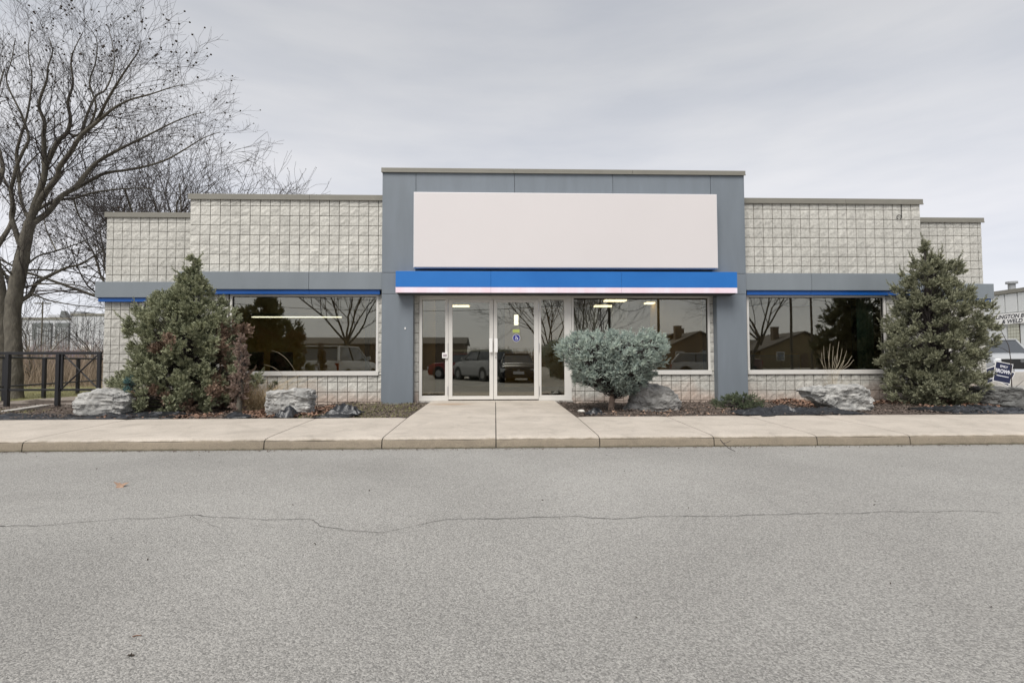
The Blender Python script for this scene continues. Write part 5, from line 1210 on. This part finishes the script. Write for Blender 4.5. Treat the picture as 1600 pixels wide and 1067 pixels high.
# bare whip of a shrub by the signs
V, F = tubes([(np.array([tuple(at(x, y, 0.5)) for x, y in ((1582, 620), (1580, 590), (1579, 560), (1576, 540), (1566, 520), (1557, 505))]), np.linspace(.012, .004, 6)), (np.array([tuple(at(x, y, 0.5)) for x, y in ((1579, 552), (1568, 545), (1555, 540))]), (.006, .005, .003)), (np.array([tuple(at(x, y, 0.5)) for x, y in ((1580, 612), (1590, 602), (1600, 594))]), (.006, .005, .003))], 5)
link('sapling', np_mesh('sapling', V, F, True), M['twig'], None, label='thin bare arching sapling beside the yard signs', cat='sapling')

# ------------------------------------------------------------------ vehicles
M['tyre'] = mat('tyre_rubber', (.015, .015, .015), .85); M['rim'] = mat('wheel_rim', (.35, .36, .37), .3, metal=.8)
M['headl'] = mat('headlight_lens', (.6, .62, .65), .1); M['taill'] = mat('tail_lens', (.22, .01, .01), .2); M['plate'] = mat('number_plate', (.6, .62, .66), .5)
def paint(n, c): return mat(n, c, .25, var=.02, vscale=1, spec=.6)
def vehicle(name, label, cat, loc, rz, pm, kind='suv', group=None):
    """length along +Y with the front at y=0, going back to y=-L (origin under the front bumper)"""
    L, W, H, hood, belt = {'suv': (4.6, 1.86, 1.68, 1.05, 1.08), 'sedan': (4.7, 1.82, 1.44, .92, .95), 'pickup': (5.5, 2.0, 1.85, 1.20, 1.22), 'hatch': (4.1, 1.74, 1.5, .98, 1.0)}[kind]
    root = empty(name, loc, rz, label, cat, group); hw = W / 2
    tail = {'suv': belt + .02, 'sedan': .98, 'pickup': 1.20, 'hatch': belt}[kind]
    st = [(0, .80, .34, hood - .30), (-.06, .9, .24, hood - .18), (-.35, .98, .22, hood - .05), (-1.0, 1, .21, hood + .0), (-1.35, 1, .21, belt), (-2.4, 1.0, .21, belt + .01), (-3.4, 1.0, .21, belt + .02), (-L + .5, 1.0, .22, tail), (-L + .08, .95, .26, tail - .03), (-L, .86, .34, tail - .16)]
    V, F = [], []
    def ring(y, s, zl, zt):
        w = hw * s; return [(-w * .86, y, zl), (-w * .98, y, zl + .10), (-w, y, (zl + zt) / 2), (-w * .975, y, zt - .12), (-w * .90, y, zt - .02), (-w * .55, y, zt + .015), (0, y, zt + .025), (w * .55, y, zt + .015), (w * .90, y, zt - .02), (w * .975, y, zt - .12), (w, y, (zl + zt) / 2), (w * .98, y, zl + .10), (w * .86, y, zl)]
    for q in st: V += ring(*q)
    k = 13
    for i in range(len(st) - 1):
        for j in range(k): F.append((i * k + j, i * k + (j + 1) % k, (i + 1) * k + (j + 1) % k, (i + 1) * k + j))
    me = bpy.data.meshes.new('body'); me.from_pydata(V, [], F + [tuple(range(k)), tuple(range((len(st) - 1) * k, len(st) * k))[::-1]]); me.update()
    bm = bmesh.new(); bm.from_mesh(me); bmesh.ops.recalc_face_normals(bm, faces=bm.faces); bm.to_mesh(me); bm.free()
    for p in me.polygons: p.use_smooth = True
    me.set_sharp_from_angle(angle=R(42)); body = link('body', me, pm, root)
    # cabin: glass block with painted roof and pillars
    c = {'suv': (-1.25, -1.95, -4.05, -4.5), 'sedan': (-1.35, -2.0, -3.5, -4.15), 'pickup': (-1.45, -2.0, -3.45, -3.6), 'hatch': (-1.15, -1.8, -3.6, -4.0)}[kind]
    zb = belt - .02; bw, tw_ = hw * .90, hw * .70
    def P(sx, i): return ((sx * bw, c[0], zb), (sx * tw_, c[1], H - .04), (sx * tw_, c[2], H - .06), (sx * bw, c[3], zb))[i]
    gm = MB(); gm.poly([P(-1, 0), P(1, 0), P(1, 1), P(-1, 1)]).poly([P(-1, 3), P(-1, 2), P(1, 2), P(1, 3)]).poly([P(-1, 0), P(-1, 1), P(-1, 2), P(-1, 3)]).poly([P(1, 3), P(1, 2), P(1, 1), P(1, 0)]).poly([P(-1, 1), P(1, 1), P(1, 2), P(-1, 2)]).poly([P(-1, 3), P(1, 3), P(1, 0), P(-1, 0)])
    gm.build('cabin_glass', M['carglass'], root)
    MB().box(-tw_ - .02, tw_ + .02, c[2] - .08, c[1] + .05, H - .055, H, .02).build('roof', pm, root, 40)
    def bar(a, b, r): return MB().cyl(a, b, r, 8)
    for sx in (-1, 1):
        bar(P(sx, 0), P(sx, 1), .032).build('pillar', pm, root); bar(P(sx, 3), P(sx, 2), .05 if kind != 'sedan' else .045).build('pillar', pm, root)
        ym = (c[1] + c[2]) / 2; bar((sx * bw, ym, zb), (sx * tw_, ym, H - .05), .03).build('pillar', M['black'], root)
        mr_ = MB().box(sx * (bw + .12) - .09, sx * (bw + .12) + .09, c[0] - .32, c[0] - .22, zb + .06, zb + .2, .02).build('mirror', pm, root)
        MB().box(sx * hw * .78 - .17, sx * hw * .78 + .13 * 1, -.10, -.012, hood - .40, hood - .24, .02).build('headlight', M['headl'], root)
        MB().box(sx * hw * .84 - .08, sx * hw * .84 + .08, -L + .012, -L + .10, tail - .42, tail - .12, .02).build('tail_light', M['taill'], root)
        for yy_ in (-.85, -L + .85):
            w_ = empty('wheel', (sx * (hw - .11), yy_, .34)); w_.parent = root
            MB().cyl((-.11, 0, 0), (.11, 0, 0), .34, 24).build('tyre', M['tyre'], w_, 40); MB().cyl((-.118, 0, 0), (.118, 0, 0), .215, 10).build('rim', M['rim'], w_)
            MB().cyl((sx * (hw - .26), yy_, .36), (sx * (hw + .004), yy_, .36), .40, 24).build('wheel_arch', M['black'], root)
    MB().box(-hw * (.66 if kind == 'pickup' else .52), hw * (.66 if kind == 'pickup' else .52), -.055, .012 if kind == 'pickup' else -.004, hood - (.62 if kind == 'pickup' else .42), hood - .22, .01).build('grille', M['black'], root)
    MB().box(-hw * .8, hw * .8, -.04, .015, .36, .48, .02).build('bumper', pm if kind != 'pickup' else M['rim'], root)
    MB().box(-hw * .6, hw * .6, -.03, .005, .24, .352, .02).build('air_intake', M['black'], root)
    MB().box(-.26, .26, .016, .026, .42, .56, .003).build('number_plate', M['plate'], root)
    MB().box(-.26, .26, -L - .026, -L - .002, tail - .42, tail - .28, .003).build('number_plate', M['plate'], root)
    MB().box(-hw * .85, hw * .85, -L - .03, -L + .03, .36, .52, .02).build('bumper', pm, root)
    MB().cyl((0, -.002, hood - .31), (0, .012, hood - .31), .065, 18).build('emblem', M['rim'], root)
    return root
M['p_white'] = paint('white_car_paint', (.62, .62, .6)); M['p_dark'] = paint('dark_blue_car_paint', (.012, .014, .022)); M['p_silver'] = paint('silver_car_paint', (.38, .39, .40)); M['p_red'] = paint('red_car_paint', (.22, .012, .01)); M['p_brown'] = paint('brown_car_paint', (.10, .04, .025))
pk = at(1597, 560, 9.6)
vehicle('pickup_truck', 'silver pickup with black grille parked behind the low concrete wall at the right edge', 'pickup', (pk.x, 9.6, -.1), R(158), M['p_silver'], 'pickup')

# the car park across from the building, seen mirrored in its glass
G2 = 'vehicles parked opposite, mirrored in the glass'
def mirror_pt(px, depthY): v = at(px, 565, depthY); return v.x
vehicle('parked_suv', 'white SUV with its tail to the building, mirrored in the left window', 'SUV', (mirror_pt(512, 9.5), -14.2, ZA), R(186), M['p_white'], 'suv', G2)
vehicle('parked_suv', 'silver SUV seen from behind, mirrored in the left door', 'SUV', (mirror_pt(722, 17), -20.5, ZA), R(150), M['p_silver'], 'suv', G2)
vehicle('parked_car', 'red hatchback mirrored low in the left sidelight and door', 'car', (mirror_pt(668, 19), -22, ZA), R(115), M['p_red'], 'hatch', G2)
vehicle('parked_car', 'dark sedan facing the building, mirrored in the right door', 'car', (mirror_pt(811, 14), -14.4, ZA), 0, M['p_dark'], 'sedan', G2)
vehicle('pickup_truck', 'brown-red pickup mirrored at the right end of the centre window', 'pickup', (mirror_pt(1066, 24), -24, ZA), R(80), M['p_brown'], 'pickup', G2)
vehicle('parked_car', 'silver hatchback mirrored at the left end of the right window', 'car', (mirror_pt(1168, 18), -18, ZA), R(-70), M['p_silver'], 'hatch', G2)

# houses opposite
M['brick'] = mat('brown_brick', (.13, .10, .075), .9, col2=(.21, .165, .125), vscale=3); M['shingle'] = mat('roof_shingle', (.10, .09, .08), .9, var=.2, vscale=4); M['ochrehouse'] = mat('tan_siding', (.22, .18, .115), .9, var=.1, vscale=2)
def house(label, px, Y, w, d, h, hr, wm, chim, gable_front=True):
    x = at(px, 565, Y).x; r = empty('house', (x, -Y, ZA), math.pi, label, 'house', 'houses opposite, mirrored in the glass')   # front faces +Y (the building)
    MB().box(-w / 2, w / 2, 0, d, 0, h).build('wall', wm, r)
    if gable_front:
        rf = MB().prism([(-w / 2 - .4, h - .15), (0, h + hr), (w / 2 + .4, h - .15), (w / 2 + .4, h + .05), (0, h + hr + .22), (-w / 2 - .4, h + .05)], -.4, d + .4).build('roof', M['shingle'], r)
        MB().prism([(-w / 2, h + .001), (w / 2, h + .001), (0, h + hr - .02)], .001, .2).build('gable', wm, r)
    else:
        rf = MB().prism([(-.4, h - .1), (d / 2, h + hr), (d + .4, h - .1)], -w / 2 - .4, w / 2 + .4, axis='x').build('roof', M['shingle'], r)
    for k, wx in enumerate((-w * .28, w * .28)):
        o = MB().box(wx - .6, wx + .6, -.05, -.002, 1.1, 2.4).build('window', M['white'], r); MB().box(wx - .52, wx + .52, -.06, -.052, 1.18, 2.32).build('pane', M['carglass'], o)
    dr_ = MB().box(-.5, .5, -.05, -.002, .1, 2.2).build('door', M['brick'], r); MB().cyl((.38, -.08, 1.1), (.38, -.05, 1.1), .04, 8).build('handle', M['alu'], dr_)
    if chim:
        cx = chim * w * .2; cm = MB().box(cx - .45, cx + .45, d * .3, d * .3 + .8, h, h + hr + 1.0).build('chimney', M['brick'], rf); MB().box(cx - .5, cx + .5, d * .3 - .05, d * .3 + .85, h + hr + 1.003, h + hr + 1.12).build('chimney_cap', M['concrete_plain'], cm)
    return r
house('tan gabled house with a chimney mirrored in the middle of the right window', 1257, 66, 13, 10, 2.7, 2.6, M['ochrehouse'], 1)
house('long low house left of the gabled one, mirrored in the right window', 1205, 70, 22, 10, 2.7, 1.9, M['brick'], 0, False)
house('long low house right of the gabled one, mirrored behind the mirrored evergreen', 1325, 70, 22, 10, 2.7, 1.5, M['ochrehouse'], 0, False)
house('brown gabled house mirrored in the right half of the centre window', 1052, 66, 11, 9, 2.6, 2.4, M['brick'], -1)
house('dark gabled house mirrored at the right end of the centre window', 1094, 60, 10, 9, 2.7, 2.3, M['brick'], 1)
house('small house mirrored just right of the blue spruce', 1012, 72, 10, 9, 2.7, 2.0, M['brick'], 0)
house('long brown warehouse-like house mirrored in the left window', 560, 60, 28, 10, 3.6, 1.0, M['brick'], 0, False)
G3 = 'bare trees opposite, mirrored in the glass'
def mgpt(px, Y): return (at(px, 565, Y).x, -Y, ZA)
proc_tree('bare tree mirrored in the right half of the left window', mgpt(541, 27), 9, 51, .55, 4, (7, 7, 6, 4), .3, .17, G3)
proc_tree('dense bare tree mirrored in the right sidelight', mgpt(862, 25), 9, 53, .4, 4, (7, 8, 6, 4), .15, .12, G3)
proc_tree('dense bare tree mirrored in the left part of the centre window', mgpt(914, 26), 9.5, 55, .4, 4, (7, 8, 6, 4), .15, .12, G3)
proc_tree('bare tree mirrored left of the pole in the centre window', mgpt(936, 30), 8, 57, .4, 4, (7, 7, 6, 4), .2, .11, G3)
proc_tree('bare leaning tree mirrored at the left end of the right window', mgpt(1172, 22), 8.5, 59, .5, 4, (7, 8, 6, 4), .3, .13, G3, lean=(.8, 0, 0))
# utility poles with wires
def upole(label, px, Y, H):
    x = at(px, 565, Y).x; r = empty('utility_pole', (x, -Y, ZA), 0, label, 'utility pole', 'utility poles opposite, mirrored in the glass')
    MB().cyl((0, 0, 0), (0, 0, H), .11, 10, .09).build('post', M['bark'], r); MB().box(-1.2, 1.2, -.06, .06, H - 1.0, H - .85).build('crossarm', M['bark'], r)
    for s_ in (-1, 0, 1): MB().cyl((s_ * 1.0, 0, H - .85), (s_ * 1.0, 0, H - .7), .05, 8).build('insulator', M['shed'], r)
    return Vector((x, -Y, ZA + H))
pz = [upole('utility pole mirrored in the middle of the centre window', 1030, 30, 9.5), upole('utility pole mirrored left of the gabled house in the right window', 1238, 32, 9.5), upole('thin pole mirrored at the chimney gable of the right window', 1270, 36, 9.0), upole('slim pole mirrored above the left part of the blue spruce', 953, 28, 8.5)]
order = [Vector((-22, -30, 9.3)), pz[3], pz[0], pz[1], Vector((60, -36, 9.3))]
for k, (dz, dx) in enumerate(((-.7, -1.0), (-.7, 1.0), (-2.2, 0), (-3.0, .1))):
    L_ = []
    for a, b in zip(order[:-1], order[1:]):
        t = np.linspace(0, 1, 14); P = np.array([[a.x + (b.x - a.x) * u, a.y + (b.y - a.y) * u + dx * .5, a.z + (b.z - a.z) * u + dz - 1.1 * 4 * u * (1 - u)] for u in t]); L_.append((P, np.full(14, .018)))
    V, F = tubes(L_, 4); link('overhead_wire', np_mesh('overhead_wire', V, F), M['black'], None, label=['upper wire strung between the mirrored utility poles, near side', 'upper wire strung between the mirrored utility poles, far side', 'middle cable strung between the mirrored utility poles', 'lowest sagging cable between the mirrored utility poles'][k], cat='wire')
# distant wood that closes the horizon opposite
def wood(name, label, x0, x1, Y, h, n, m, rr=np.random.RandomState(2)):
    x = rr.uniform(x0, x1, n); y = Y + rr.uniform(-4, 4, n); hh = np.array([h * (.75 + .35 * mnoise.noise(Vector((a * .12, 3, 1)))) for a in x]) * (.5 + .55 * rr.rand(n))
    V, F = blades(np.stack([x, y, np.full(n, ZA)], 1), hh, np.full(n, .16), .22, .3, 3); link(name, np_mesh(name, V, F), m, None, kind='stuff', label=label, cat='wood')
wood('far_wood', 'brown winter wood closing the horizon opposite the building', -120, 120, -105, 6.6, 13000, M['reed'])
wood('far_wood', 'distant bare wood on the horizon behind the warehouses', -140, 10, 96, 5.0, 5000, M['reed'])
print('blocks', nblk[0], 'objects', len(bpy.data.objects), 'tris', sum(len(o.data.polygons) for o in bpy.data.objects if o.type == 'MESH'))
